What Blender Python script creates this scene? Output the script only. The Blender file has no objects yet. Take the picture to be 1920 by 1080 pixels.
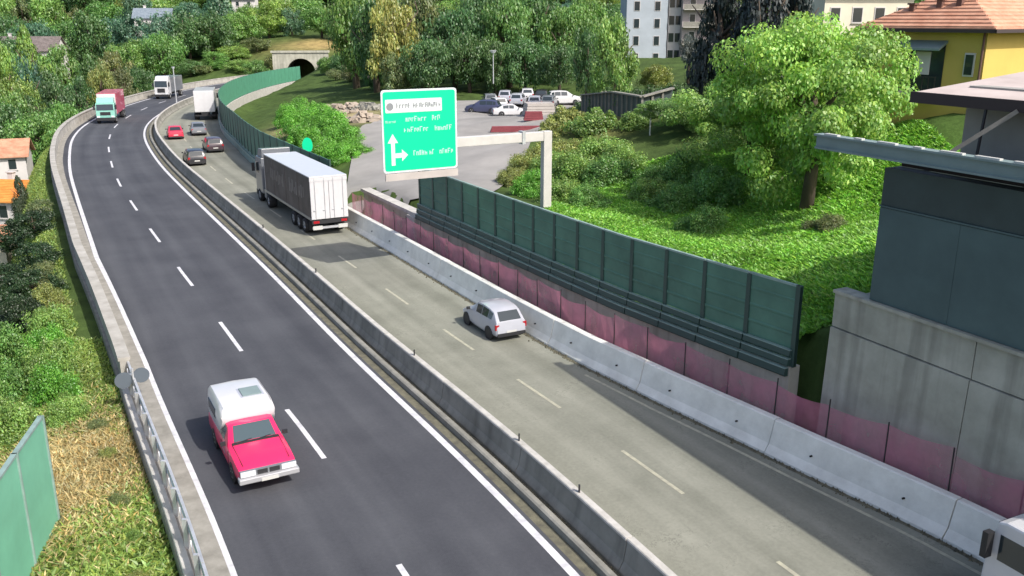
import bpy, math, random
import numpy as np
from mathutils import Vector, Matrix
R = math.radians
rnd = random.Random(7)
scene = bpy.context.scene
col = scene.collection

# ------------------------------------------------------------------ camera, sky, sun, exposure
CAM_H, CAM_PITCH, CAM_F = 14.0, R(16.6), 1700.0          # metres, downwards, focal length in photo pixels (1920 wide)
cam = bpy.data.objects.new('camera', bpy.data.cameras.new('camera')); col.objects.link(cam)
cam.location = (0, 0, CAM_H); cam.rotation_euler = (R(90) - CAM_PITCH, 0, 0)
cam.data.sensor_width = 36; cam.data.lens = 36 * CAM_F / 1920
cam.data.clip_end = 3000; scene.camera = cam
SUN_DIR = Vector((0.75 * 0.707, -0.66 * 0.707, 0.707)).normalized()
w = bpy.data.worlds.new('World'); scene.world = w; w.use_nodes = True
nt = w.node_tree; bg = nt.nodes['Background']; sky = nt.nodes.new('ShaderNodeTexSky')
sky.sky_type = 'NISHITA'; sky.sun_disc = False; sky.sun_elevation = R(45)
sky.sun_rotation = math.atan2(SUN_DIR.x, SUN_DIR.y); sky.air_density = 0.75; sky.dust_density = 3.0; sky.ozone_density = 0.6
nt.links.new(sky.outputs[0], bg.inputs[0]); bg.inputs[1].default_value = 0.15
sun = bpy.data.objects.new('sun', bpy.data.lights.new('sun', 'SUN')); col.objects.link(sun)
sun.data.energy = 3.3; sun.data.angle = R(0.6); sun.data.color = (1.0, 0.955, 0.89)
sun.rotation_euler = (-SUN_DIR).to_track_quat('-Z', 'Y').to_euler()
vs = scene.view_settings; vs.view_transform = 'Standard'; vs.look = 'None'; vs.gamma = 1; vs.exposure = 0.62
vs.use_curve_mapping = False

# ------------------------------------------------------------------ materials
def mat(name, c, rough=0.8, var=0.0, scale=3.0, bump=0.0, metal=0.0, c2=None, spec=0.5, bscale=None, coat=0.0):
    m = bpy.data.materials.new(name); m.use_nodes = True; n = m.node_tree; p = n.nodes['Principled BSDF']
    p.inputs['Roughness'].default_value = rough; p.inputs['Metallic'].default_value = metal
    p.inputs['Specular IOR Level'].default_value = spec
    p.inputs['Coat Weight'].default_value = coat
    p.inputs['Base Color'].default_value = (*c, 1)
    if var or c2 or bump:
        tc = n.nodes.new('ShaderNodeTexCoord')
        nz = n.nodes.new('ShaderNodeTexNoise'); nz.inputs['Scale'].default_value = scale; nz.inputs['Detail'].default_value = 6
        nz.inputs['Roughness'].default_value = 0.62
        n.links.new(tc.outputs['Object'], nz.inputs['Vector'])
    if var or c2:
        rp = n.nodes.new('ShaderNodeValToRGB')
        a = c; b = c2 if c2 else tuple(min(1, x * (1 + var)) for x in c)
        if not c2: a = tuple(x * (1 - var) for x in c)
        rp.color_ramp.elements[0].position = 0.32; rp.color_ramp.elements[1].position = 0.68
        rp.color_ramp.elements[0].color = (*a, 1); rp.color_ramp.elements[1].color = (*b, 1)
        n.links.new(nz.outputs[0], rp.inputs[0]); n.links.new(rp.outputs[0], p.inputs['Base Color'])
    if bump:
        nb = n.nodes.new('ShaderNodeTexNoise'); nb.inputs['Scale'].default_value = bscale or scale * 6; nb.inputs['Detail'].default_value = 4
        n.links.new(tc.outputs['Object'], nb.inputs['Vector'])
        bp = n.nodes.new('ShaderNodeBump'); bp.inputs['Strength'].default_value = bump; bp.inputs['Distance'].default_value = 0.05
        n.links.new(nb.outputs[0], bp.inputs['Height']); n.links.new(bp.outputs[0], p.inputs['Normal'])
    return m

def leaf_mat(name, trans=0.35):
    """diffuse + translucent leaf; colour = object colour times the leaf's own tint"""
    m = bpy.data.materials.new(name); m.use_nodes = True; n = m.node_tree; n.nodes.remove(n.nodes['Principled BSDF'])
    oi = n.nodes.new('ShaderNodeObjectInfo'); at_ = n.nodes.new('ShaderNodeAttribute'); at_.attribute_name = 'tint'
    mx = n.nodes.new('ShaderNodeMix'); mx.data_type = 'RGBA'; mx.blend_type = 'MULTIPLY'; mx.inputs[0].default_value = 1
    n.links.new(oi.outputs['Color'], mx.inputs[6]); n.links.new(at_.outputs['Color'], mx.inputs[7])
    d = n.nodes.new('ShaderNodeBsdfDiffuse'); t = n.nodes.new('ShaderNodeBsdfTranslucent'); ms = n.nodes.new('ShaderNodeMixShader')
    g = n.nodes.new('ShaderNodeBsdfGlossy'); g.inputs['Roughness'].default_value = 0.5; ms2 = n.nodes.new('ShaderNodeMixShader')
    ms.inputs[0].default_value = trans; ms2.inputs[0].default_value = 0.05
    n.links.new(mx.outputs[2], d.inputs[0]); n.links.new(mx.outputs[2], t.inputs[0])
    n.links.new(d.outputs[0], ms.inputs[1]); n.links.new(t.outputs[0], ms.inputs[2])
    n.links.new(ms.outputs[0], ms2.inputs[1]); n.links.new(g.outputs[0], ms2.inputs[2])
    n.links.new(ms2.outputs[0], n.nodes['Material Output'].inputs[0])
    return m

def asphalt_mat(name, dark, light, patch, stain, crack=0.0):
    """tarmac: fine aggregate, large worn patches and long wheel-track streaks that follow the road (attribute 'along' = offset, station)"""
    m = bpy.data.materials.new(name); m.use_nodes = True; n = m.node_tree; p = n.nodes['Principled BSDF']
    at_ = n.nodes.new('ShaderNodeAttribute'); at_.attribute_name = 'along'
    mp = n.nodes.new('ShaderNodeMapping'); mp.inputs['Scale'].default_value = (1.1, 0.035, 1)
    n.links.new(at_.outputs['Vector'], mp.inputs[0])
    n1 = n.nodes.new('ShaderNodeTexNoise'); n1.inputs['Scale'].default_value = 1.0; n1.inputs['Detail'].default_value = 5
    n.links.new(mp.outputs[0], n1.inputs['Vector'])
    n2 = n.nodes.new('ShaderNodeTexNoise'); n2.inputs['Scale'].default_value = patch; n2.inputs['Detail'].default_value = 7; n2.inputs['Roughness'].default_value = .65
    n.links.new(at_.outputs['Vector'], n2.inputs['Vector'])
    n3 = n.nodes.new('ShaderNodeTexNoise'); n3.inputs['Scale'].default_value = 9; n3.inputs['Detail'].default_value = 5
    n.links.new(at_.outputs['Vector'], n3.inputs['Vector'])
    ma = n.nodes.new('ShaderNodeMath'); ma.operation = 'MULTIPLY_ADD'; ma.inputs[1].default_value = stain
    n.links.new(n1.outputs[0], ma.inputs[0]); n.links.new(n2.outputs[0], ma.inputs[2])
    mb = n.nodes.new('ShaderNodeMath'); mb.operation = 'MULTIPLY_ADD'; mb.inputs[1].default_value = 0.35
    n.links.new(n3.outputs[0], mb.inputs[0]); n.links.new(ma.outputs[0], mb.inputs[2])
    sx = n.nodes.new('ShaderNodeSeparateXYZ'); n.links.new(at_.outputs['Vector'], sx.inputs[0])
    tr = n.nodes.new('ShaderNodeMath'); tr.operation = 'MULTIPLY'; tr.inputs[1].default_value = 3.3; n.links.new(sx.outputs[0], tr.inputs[0])   # wheel tracks, 1.9 m apart
    cs = n.nodes.new('ShaderNodeMath'); cs.operation = 'COSINE'; n.links.new(tr.outputs[0], cs.inputs[0])
    tk = n.nodes.new('ShaderNodeMath'); tk.operation = 'MULTIPLY_ADD'; tk.inputs[1].default_value = 0.06; n.links.new(cs.outputs[0], tk.inputs[0]); n.links.new(mb.outputs[0], tk.inputs[2])
    vo = n.nodes.new('ShaderNodeTexVoronoi'); vo.feature = 'DISTANCE_TO_EDGE'; vo.inputs['Scale'].default_value = 1.3
    dv = n.nodes.new('ShaderNodeVectorMath'); dv.operation = 'ADD'; n.links.new(at_.outputs['Vector'], dv.inputs[0]); n.links.new(n3.outputs['Color'], dv.inputs[1]); n.links.new(dv.outputs[0], vo.inputs['Vector'])
    ck = n.nodes.new('ShaderNodeMapRange'); ck.inputs['From Min'].default_value = 0.0; ck.inputs['From Max'].default_value = 0.05; ck.inputs['To Min'].default_value = crack; ck.inputs['To Max'].default_value = 0
    n.links.new(vo.outputs['Distance'], ck.inputs[0])
    mk = n.nodes.new('ShaderNodeMapRange'); mk.inputs['From Min'].default_value = 0.50; mk.inputs['From Max'].default_value = 0.62; n.links.new(n2.outputs[0], mk.inputs[0])
    cm = n.nodes.new('ShaderNodeMath'); cm.operation = 'MULTIPLY'; n.links.new(ck.outputs[0], cm.inputs[0]); n.links.new(mk.outputs[0], cm.inputs[1])
    sb_ = n.nodes.new('ShaderNodeMath'); sb_.operation = 'SUBTRACT'; n.links.new(tk.outputs[0], sb_.inputs[0]); n.links.new(cm.outputs[0], sb_.inputs[1]); mb = sb_
    mr = n.nodes.new('ShaderNodeMapRange'); c0 = 0.5 + 0.5 * stain + 0.175
    mr.inputs['From Min'].default_value = c0 - 0.3; mr.inputs['From Max'].default_value = c0 + 0.3
    n.links.new(mb.outputs[0], mr.inputs[0])
    rp = n.nodes.new('ShaderNodeValToRGB'); rp.color_ramp.elements[0].color = (*dark, 1); rp.color_ramp.elements[1].color = (*light, 1)
    n.links.new(mr.outputs[0], rp.inputs[0]); n.links.new(rp.outputs[0], p.inputs['Base Color'])
    p.inputs['Roughness'].default_value = 0.85; p.inputs['Specular IOR Level'].default_value = 0.3
    n4 = n.nodes.new('ShaderNodeTexNoise'); n4.inputs['Scale'].default_value = 40; n.links.new(at_.outputs['Vector'], n4.inputs['Vector'])
    bp = n.nodes.new('ShaderNodeBump'); bp.inputs['Strength'].default_value = 0.25; bp.inputs['Distance'].default_value = 0.02
    n.links.new(n4.outputs[0], bp.inputs['Height']); n.links.new(bp.outputs[0], p.inputs['Normal'])
    return m

M = {}
M['tarmac_new'] = asphalt_mat('tarmac_new', (0.044, 0.046, 0.054), (0.080, 0.083, 0.092), 0.22, 0.9)
M['tarmac_old'] = asphalt_mat('tarmac_old', (0.155, 0.158, 0.126), (0.285, 0.285, 0.235), 0.30, 0.9, 0.45)
M['paint'] = mat('road_paint', (0.42, 0.42, 0.43), 0.6, c2=(0.70, 0.69, 0.71), scale=2.2)
M['paint_worn'] = mat('road_paint_worn', (0.29, 0.28, 0.225), 0.7, c2=(0.47, 0.45, 0.33), scale=4)
M['conc_light'] = mat('concrete_light', (0.64, 0.63, 0.57), 0.85, c2=(0.82, 0.81, 0.74), scale=1.2, bump=0.2)
M['conc_old'] = mat('concrete_old', (0.17, 0.165, 0.14), 0.9, c2=(0.29, 0.28, 0.245), scale=1.6, bump=0.3)
M['conc_cap'] = mat('concrete_cap', (0.36, 0.345, 0.31), 0.9, c2=(0.52, 0.50, 0.46), scale=2.0, bump=0.2)
M['conc_wall'] = mat('concrete_wall', (0.22, 0.225, 0.19), 0.9, c2=(0.40, 0.40, 0.35), scale=0.55, bump=0.25)
def stained(name, a, b, c):
    """concrete with broad blotches and rain streaks running down it"""
    m = mat(name, a, 0.9, c2=b, scale=0.6, bump=0.3); n = m.node_tree; p = n.nodes['Principled BSDF']; src = p.inputs['Base Color'].links[0].from_socket
    tc = n.nodes.new('ShaderNodeTexCoord'); mp = n.nodes.new('ShaderNodeMapping'); mp.inputs['Scale'].default_value = (2.2, 2.2, .16); n.links.new(tc.outputs['Object'], mp.inputs[0])
    nz = n.nodes.new('ShaderNodeTexNoise'); nz.inputs['Scale'].default_value = 1.0; nz.inputs['Detail'].default_value = 5; n.links.new(mp.outputs[0], nz.inputs['Vector'])
    mr = n.nodes.new('ShaderNodeMapRange'); mr.inputs['From Min'].default_value = .48; mr.inputs['From Max'].default_value = .68; mr.inputs['To Max'].default_value = .42; n.links.new(nz.outputs[0], mr.inputs[0])
    mx = n.nodes.new('ShaderNodeMix'); mx.data_type = 'RGBA'; mx.inputs[7].default_value = (*c, 1); n.links.new(mr.outputs[0], mx.inputs[0]); n.links.new(src, mx.inputs[6]); n.links.new(mx.outputs[2], p.inputs['Base Color'])
    return m
M['conc_wall'] = stained('concrete_wall_stained', (0.30, 0.295, 0.235), (0.47, 0.46, 0.38), (0.13, 0.125, 0.10))
M['conc_old'] = stained('concrete_median_stained', (0.17, 0.165, 0.14), (0.29, 0.28, 0.245), (0.08, 0.078, 0.066))
M['shoulder'] = mat('shoulder_concrete', (0.19, 0.18, 0.155), 0.9, c2=(0.31, 0.295, 0.26), scale=1.5, bump=0.2)
M['dirt'] = mat('dirt', (0.08, 0.075, 0.055), 0.95, c2=(0.16, 0.15, 0.10), scale=2.5, bump=0.4)
M['green_dark'] = mat('noise_panel_green', (0.072, 0.168, 0.122), 0.6, var=0.22, scale=0.6)
M['green_post'] = mat('noise_post_green', (0.03, 0.065, 0.055), 0.5)
M['green_rail'] = mat('noise_rail_green', (0.22, 0.31, 0.28), 0.45, var=0.2, scale=2)
M['green_sunlit'] = mat('noise_panel_sunlit', (0.08, 0.27, 0.17), 0.6, var=0.1, scale=1.0)  # brighter copy of the barrier green, sunlight put into the colour
M['green_pale'] = mat('fence_pale_green', (0.15, 0.40, 0.27), 0.6, var=0.1, scale=0.8)
M['parapet'] = mat('parapet_concrete', (0.27, 0.255, 0.22), 0.9, c2=(0.43, 0.41, 0.37), scale=0.9, bump=0.3)
M['galv'] = mat('galvanised', (0.55, 0.56, 0.57), 0.45, var=0.15, scale=3, metal=0.5)
M['steel_white'] = mat('white_steel', (0.50, 0.48, 0.45), 0.5, var=0.06, scale=2)
M['sign_green'] = mat('sign_green', (0.0, 0.55, 0.27), 0.5, spec=0.3)
M['sign_white'] = mat('sign_white', (0.58, 0.62, 0.61), 0.5, spec=0.3)
M['sign_text'] = mat('sign_lettering', (0.38, 0.62, 0.54), 0.5, spec=0.3)
M['sign_black'] = mat('sign_black', (0.20, 0.21, 0.22), 0.6)
M['sign_back'] = mat('sign_back', (0.09, 0.11, 0.13), 0.6)
M['glass'] = mat('dark_glass', (0.025, 0.035, 0.04), 0.08, spec=0.8)
M['glass_pale'] = mat('pale_glass', (0.05, 0.075, 0.085), 0.06, spec=0.7)
M['rubber'] = mat('rubber', (0.018, 0.018, 0.019), 0.85)
M['black'] = mat('black_plastic', (0.02, 0.02, 0.022), 0.6)
M['rim'] = mat('rim_alloy', (0.45, 0.46, 0.47), 0.35, metal=0.7)
M['chrome'] = mat('bumper_chrome', (0.42, 0.42, 0.43), 0.35, metal=0.3)
M['tail'] = mat('tail_light', (0.35, 0.01, 0.015), 0.3)
M['head'] = mat('head_light', (0.62, 0.64, 0.66), 0.15)
M['plate'] = mat('number_plate', (0.5, 0.5, 0.47), 0.5)
def paint(name, c, rough=0.3): return mat(name, c, rough, coat=0.5, var=0.04, scale=2)
M['p_red'] = paint('paint_red', (0.72, 0.022, 0.105), 0.35)
M['p_white'] = paint('paint_white', (0.56, 0.555, 0.56))
M['p_silver'] = paint('paint_silver', (0.40, 0.41, 0.45))
M['p_black'] = paint('paint_black', (0.022, 0.022, 0.025))
M['p_brown'] = paint('paint_brown', (0.055, 0.035, 0.042))
M['p_car_red'] = paint('paint_car_red', (0.55, 0.02, 0.055))
M['p_grey'] = paint('paint_grey', (0.16, 0.17, 0.185))
M['p_navy'] = paint('paint_navy', (0.05, 0.055, 0.11))
M['p_mint'] = paint('paint_mint', (0.22, 0.48, 0.40))
M['p_pink'] = paint('paint_rose', (0.55, 0.06, 0.12))
M['curtain'] = mat('trailer_curtain', (0.075, 0.06, 0.05), 0.7, c2=(0.135, 0.11, 0.095), scale=0.7)
M['curtain_print'] = mat('trailer_print', (0.24, 0.21, 0.185), 0.7, c2=(0.13, 0.11, 0.095), scale=1.2)
M['render_yellow'] = mat('render_yellow', (0.54, 0.40, 0.10), 0.9, var=0.06, scale=0.5, bump=0.1)
M['render_cream'] = mat('render_cream', (0.66, 0.6, 0.47), 0.9, var=0.08, scale=0.5)
M['render_white'] = mat('render_white', (0.56, 0.53, 0.51), 0.9, var=0.07, scale=0.5)
M['render_grey'] = mat('render_grey', (0.36, 0.40, 0.44), 0.9, var=0.07, scale=0.5)
M['render_tan'] = mat('render_tan_grey', (0.30, 0.29, 0.26), 0.9, var=0.12, scale=0.6)
M['render_taupe'] = mat('render_taupe', (0.34, 0.30, 0.29), 0.9, var=0.08, scale=0.5)
M['render_pink'] = mat('render_pink', (0.62, 0.36, 0.31), 0.9, var=0.08, scale=0.5)
M['tile_orange'] = mat('roof_tile_orange', (0.42, 0.19, 0.115), 0.85, c2=(0.58, 0.32, 0.21), scale=1.3, bump=0.3)
M['tile_bright'] = mat('roof_tile_bright', (0.60, 0.20, 0.035), 0.85, c2=(0.74, 0.31, 0.07), scale=1.0, bump=0.3)
M['tile_dark'] = mat('roof_tile_dark', (0.11, 0.09, 0.085), 0.85, c2=(0.2, 0.17, 0.16), scale=1.3, bump=0.3)
M['slate'] = mat('roof_slate_blue', (0.15, 0.19, 0.23), 0.8, c2=(0.22, 0.26, 0.3), scale=1.5)
M['shutter'] = mat('brown_shutter', (0.12, 0.06, 0.045), 0.7)
M['facade_dark'] = mat('dark_cladding', (0.074, 0.115, 0.112), 0.75, var=0.12, scale=0.8)
M['facade_darker'] = mat('darker_cladding', (0.038, 0.056, 0.054), 0.6, var=0.2, scale=0.8)
M['gutter'] = mat('gutter_green_grey', (0.19, 0.25, 0.245), 0.55, var=0.1, scale=1)
M['roof_pink'] = mat('roof_pinkish', (0.42, 0.35, 0.315), 0.9, c2=(0.53, 0.45, 0.41), scale=0.8, bump=0.1)
M['fascia'] = mat('dark_fascia', (0.05, 0.035, 0.033), 0.8)
M['bark'] = mat('bark', (0.10, 0.075, 0.055), 0.95, var=0.3, scale=3, bump=0.4)
M['timber'] = mat('timber_post', (0.23, 0.22, 0.19), 0.9, var=0.2, scale=3)
M['hole'] = mat('dark_hole', (0.012, 0.012, 0.012), 1.0)
M['lot'] = mat('lot_surface', (0.22, 0.21, 0.195), 0.95, c2=(0.31, 0.295, 0.275), scale=0.25, bump=0.2, bscale=6)
M['rubble'] = mat('rubble', (0.26, 0.21, 0.16), 0.95, c2=(0.40, 0.34, 0.28), scale=1.0, bump=0.4)
M['board'] = mat('pale_board', (0.42, 0.38, 0.35), 0.8, var=0.1, scale=1)
M['red_board'] = mat('red_board', (0.22, 0.045, 0.055), 0.7, var=0.15, scale=2)
M['blue'] = mat('blue_plastic', (0.03, 0.05, 0.28), 0.5)
M['leaf'] = leaf_mat('leaf', 0.45)
M['grass'] = leaf_mat('grass_blade', 0.40)

# red plastic safety net: an open mesh far finer than a pixel
def net_mat():
    m = bpy.data.materials.new('red_net'); m.use_nodes = True; n = m.node_tree; n.nodes.remove(n.nodes['Principled BSDF'])
    d = n.nodes.new('ShaderNodeBsdfDiffuse'); t = n.nodes.new('ShaderNodeBsdfTranslucent'); tr = n.nodes.new('ShaderNodeBsdfTransparent')
    for q in (d, t): q.inputs[0].default_value = (0.82, 0.30, 0.43, 1)
    m1 = n.nodes.new('ShaderNodeMixShader'); m1.inputs[0].default_value = .5; m2 = n.nodes.new('ShaderNodeMixShader')
    n.links.new(d.outputs[0], m1.inputs[1]); n.links.new(t.outputs[0], m1.inputs[2])
    tc = n.nodes.new('ShaderNodeTexCoord'); nz = n.nodes.new('ShaderNodeTexNoise'); nz.inputs['Scale'].default_value = 0.8; nz.inputs['Detail'].default_value = 5
    n.links.new(tc.outputs['Object'], nz.inputs['Vector'])
    mr = n.nodes.new('ShaderNodeMapRange'); mr.inputs['From Min'].default_value = .35; mr.inputs['From Max'].default_value = .65
    mr.inputs['To Min'].default_value = .30; mr.inputs['To Max'].default_value = .62
    n.links.new(nz.outputs[0], mr.inputs[0]); n.links.new(mr.outputs[0], m2.inputs[0])
    n.links.new(tr.outputs[0], m2.inputs[1]); n.links.new(m1.outputs[0], m2.inputs[2]); n.links.new(m2.outputs[0], n.nodes['Material Output'].inputs[0])
    return m
M['net'] = net_mat()

# ground: grass, dry grass and bare earth by painted ground cover (attribute) broken up with noise
def ground_mat():
    m = bpy.data.materials.new('ground_cover'); m.use_nodes = True; n = m.node_tree; p = n.nodes['Principled BSDF']
    at_ = n.nodes.new('ShaderNodeAttribute'); at_.attribute_name = 'cover'
    tc = n.nodes.new('ShaderNodeTexCoord'); nz = n.nodes.new('ShaderNodeTexNoise'); nz.inputs['Scale'].default_value = 0.5; nz.inputs['Detail'].default_value = 8
    nz.inputs['Roughness'].default_value = 0.7
    n.links.new(tc.outputs['Object'], nz.inputs['Vector'])
    rp = n.nodes.new('ShaderNodeValToRGB'); rp.color_ramp.elements[0].color = (.55, .55, .55, 1); rp.color_ramp.elements[1].color = (1.4, 1.4, 1.3, 1)
    rp.color_ramp.elements[0].position = .3; rp.color_ramp.elements[1].position = .7
    n.links.new(nz.outputs[0], rp.inputs[0])
    mx = n.nodes.new('ShaderNodeMix'); mx.data_type = 'RGBA'; mx.blend_type = 'MULTIPLY'; mx.inputs[0].default_value = 1
    n.links.new(at_.outputs['Color'], mx.inputs[6]); n.links.new(rp.outputs[0], mx.inputs[7]); n.links.new(mx.outputs[2], p.inputs['Base Color'])
    p.inputs['Roughness'].default_value = 1; p.inputs['Specular IOR Level'].default_value = .1
    bp = n.nodes.new('ShaderNodeBump'); bp.inputs['Strength'].default_value = 0.6; bp.inputs['Distance'].default_value = 0.3
    n.links.new(nz.outputs[0], bp.inputs['Height']); n.links.new(bp.outputs[0], p.inputs['Normal'])
    return m
M['ground'] = ground_mat()

# ------------------------------------------------------------------ building helpers
class MB:
    def __init__(s): s.v = []; s.f = []
    def quad(s, a, b, c, d):
        i = len(s.v); s.v += [tuple(a), tuple(b), tuple(c), tuple(d)]; s.f.append((i, i+1, i+2, i+3))
    def hexa(s, p):                                     # 4 bottom + 4 top points
        i = len(s.v); s.v += [tuple(q) for q in p]
        s.f += [(i+3, i+2, i+1, i), (i+4, i+5, i+6, i+7)] + [(i+k, i+(k+1) % 4, i+4+(k+1) % 4, i+4+k) for k in range(4)]
    def box(s, x0, x1, y0, y1, z0, z1):
        s.hexa([(x0, y0, z0), (x1, y0, z0), (x1, y1, z0), (x0, y1, z0), (x0, y0, z1), (x1, y0, z1), (x1, y1, z1), (x0, y1, z1)])
    def bar(s, a, b, w, h=None, up=(0, 0, 1)):          # rectangular bar between two points
        a = Vector(a); b = Vector(b); h = h or w; t = (b - a).normalized(); u = Vector(up)
        if abs(t.dot(u)) > .98: u = Vector((1, 0, 0))
        n1 = t.cross(u).normalized() * w / 2; n2 = n1.cross(t).normalized() * h / 2
        s.hexa([a-n1-n2, a+n1-n2, a+n1+n2, a-n1+n2, b-n1-n2, b+n1-n2, b+n1+n2, b-n1+n2])
    def tube(s, pts, rad, n=8):
        rings = []; pts = [Vector(p) for p in pts]
        for k, p in enumerate(pts):
            t = (pts[min(k+1, len(pts)-1)] - pts[max(k-1, 0)]).normalized()
            u = Vector((0, 0, 1)) if abs(t.z) < .9 else Vector((1, 0, 0))
            a = t.cross(u).normalized(); b = t.cross(a); r = rad[k] if isinstance(rad, (list, tuple)) else rad
            rings.append(len(s.v)); s.v += [tuple(p + a*r*math.cos(2*math.pi*j/n) + b*r*math.sin(2*math.pi*j/n)) for j in range(n)]
        for q in range(len(rings)-1):
            for j in range(n): s.f.append((rings[q]+j, rings[q]+(j+1) % n, rings[q+1]+(j+1) % n, rings[q+1]+j))
        s.f.append(tuple(rings[0]+j for j in range(n))[::-1]); s.f.append(tuple(rings[-1]+j for j in range(n)))
    def prism(s, poly, y0, y1):                         # polygon in xz extruded along y
        i = len(s.v); n = len(poly)
        s.v += [(x, y0, z) for x, z in poly] + [(x, y1, z) for x, z in poly]
        s.f += [tuple(range(i, i+n)), tuple(range(i+2*n-1, i+n-1, -1))] + [(i+k, i+n+k, i+n+(k+1) % n, i+(k+1) % n) for k in range(n)]
    def lathe(s, prof, n=20):                           # (radius, y) profile round the y axis
        i = len(s.v); m = len(prof)
        for j in range(n):
            a = 2*math.pi*j/n; s.v += [(r*math.cos(a), y, r*math.sin(a)) for r, y in prof]
        for j in range(n):
            for k in range(m-1):
                a = i+j*m+k; b = i+((j+1) % n)*m+k; s.f.append((a, b, b+1, a+1))
    def mesh(s, name, smooth=False):
        me = bpy.data.meshes.new(name); me.from_pydata(s.v, [], s.f); me.update()
        if smooth: me.polygons.foreach_set('use_smooth', [True]*len(me.polygons))
        return me
    def build(s, name, m, parent=None, smooth=False, bevel=0.0):
        o = bpy.data.objects.new(name, s.mesh(name, smooth)); col.objects.link(o)
        o.data.materials.append(m)
        if parent is not None: o.parent = parent
        if bevel:
            b = o.modifiers.new('bevel', 'BEVEL'); b.width = bevel; b.segments = 2; b.limit_method = 'ANGLE'
        return o
def put(name, me, parent=None, loc=None, rz=None, m=None):
    o = bpy.data.objects.new(name, me); col.objects.link(o)
    if m and not me.materials: me.materials.append(m)
    if parent is not None: o.parent = parent
    if loc is not None: o.location = loc
    if rz is not None: o.rotation_euler = (0, 0, rz)
    return o
def tag(o, label=None, cat=None, group=None, kind=None):
    if label: o['label'] = label
    if cat: o['category'] = cat
    if group: o['group'] = group
    if kind: o['kind'] = kind
    return o
def empty(name, loc=(0, 0, 0), rz=0, **k):
    o = bpy.data.objects.new(name, None); col.objects.link(o); o.location = loc; o.rotation_euler = (0, 0, rz); o.empty_display_size = .2
    return tag(o, **k)
def copy_tree(o, parent=None):
    c = o.copy(); col.objects.link(c); c.parent = parent
    for ch in list(o.children): copy_tree(ch, c)
    return c
def attr(me, name, data, kind='FLOAT_COLOR', dom='POINT'):
    a = me.attributes.new(name, kind, dom); key = 'color' if 'COLOR' in kind else 'vector'
    a.data.foreach_set(key, np.asarray(data, dtype=np.float32).ravel())

def survey(px, py, z=0.0):
    """ground point at height z seen along the survey line through photo pixel (px, py)"""
    u = (px-960)/CAM_F; v = (py-540)/CAM_F; c, s = math.cos(CAM_PITCH), math.sin(CAM_PITCH)
    d = (u, c-v*s, -s-v*c); t = (z-CAM_H)/d[2]
    return Vector((d[0]*t, d[1]*t, z))
def survey_y(px, py, Y):
    u = (px-960)/CAM_F; v = (py-540)/CAM_F; c, s = math.cos(CAM_PITCH), math.sin(CAM_PITCH)
    t = Y/(c-v*s); return Vector((u*t, Y, CAM_H+(-s-v*c)*t))

# ------------------------------------------------------------------ the road's centre line (right edge line of the left carriageway)
ctrl = np.array([(9.6,4),(5.2,13.2),(0.68,22.63),(-1.02,25.97),(-3.77,31.0),(-6.9,36.65),(-10.99,44.56),(-15.52,53.19),(-21.83,64.97),
    (-28.59,77.63),(-35.09,90.13),(-42.26,105.27),(-46.5,115.37),(-50.2,126.2),(-53.6,140),(-56.2,156),(-57.6,175),(-57.2,195),(-54.5,213),(-50,230)])
def spline(P, n=12):
    Q = np.vstack([2*P[0]-P[1], P, 2*P[-1]-P[-2]]); out = []
    for i in range(1, len(Q)-2):
        a, b, c, d = Q[i-1:i+3]
        for t in np.linspace(0, 1, n, endpoint=False):
            out.append(.5*((2*b)+(-a+c)*t+(2*a-5*b+4*c-d)*t*t+(-a+3*b-3*c+d)*t**3))
    out.append(P[-1]); return np.array(out)
def resample(P, step):
    s = np.r_[0, np.cumsum(np.linalg.norm(np.diff(P, axis=0), axis=1))]; q = np.arange(0, s[-1], step)
    return np.stack([np.interp(q, s, P[:, k]) for k in (0, 1)], 1)
C = resample(spline(ctrl), 1.0)
for _ in range(30): C[1:-1] = .25*C[:-2]+.5*C[1:-1]+.25*C[2:]
Tn = np.gradient(C, axis=0); Tn /= np.linalg.norm(Tn, axis=1)[:, None]
Nn = np.stack([Tn[:, 1], -Tn[:, 0]], 1); NS = len(C)
def rp(s, o, z=0.0):                                    # road point: station s (m), offset o (m to the right), height z
    i = min(max(s, 0), NS-1.001); k = int(i); t = i-k
    p = C[k]*(1-t)+C[k+1]*t; n = Nn[k]*(1-t)+Nn[k+1]*t
    return Vector((p[0]+n[0]*o, p[1]+n[1]*o, z))
def rdir(s):
    k = int(min(max(s, 0), NS-1)); return Vector((Tn[k][0], Tn[k][1], 0))
def left_off(s): return float(np.interp(s, [0, 40, 60, 85, 110, 240], [-8.0, -8.05, -8.5, -8.25, -8.05, -8.1]))
def left_par(s): return left_off(s)+float(np.interp(s, [0, 50, 75, 105, 240], [.62, .55, .4, 0, 0]))
def right_off(s): return float(np.interp(s, [0, 16, 20, 26, 31, 44, 60, 87, 107, 131, 240], [11.4, 10.0, 9.35, 8.55, 8.1, 7.85, 7.6, 7.45, 8.5, 9.0, 9.0]))
def sweep(prof, s0, s1, step=1.0, base=lambda s: 0.0, mb=None, along=None, closed=True):
    """profile [(offset, z)...] carried along the road from station s0 to s1"""
    mb = mb or MB(); n = max(1, int(round((s1-s0)/step))); m = len(prof); i0 = len(mb.v)
    for q in range(n+1):
        s = s0+(s1-s0)*q/n; b = base(s)
        for o, z in prof:
            mb.v.append(tuple(rp(s, b+o, z)))
            if along is not None: along.append((b+o, s, z))
    for q in range(n):
        for k in range(m if closed else m-1):
            a = i0+q*m+k; b_ = i0+q*m+(k+1) % m
            mb.f.append((a, a+m, b_+m, b_))
    if closed: mb.f.append(tuple(i0+k for k in range(m))); mb.f.append(tuple(i0+n*m+k for k in reversed(range(m))))
    return mb

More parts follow.
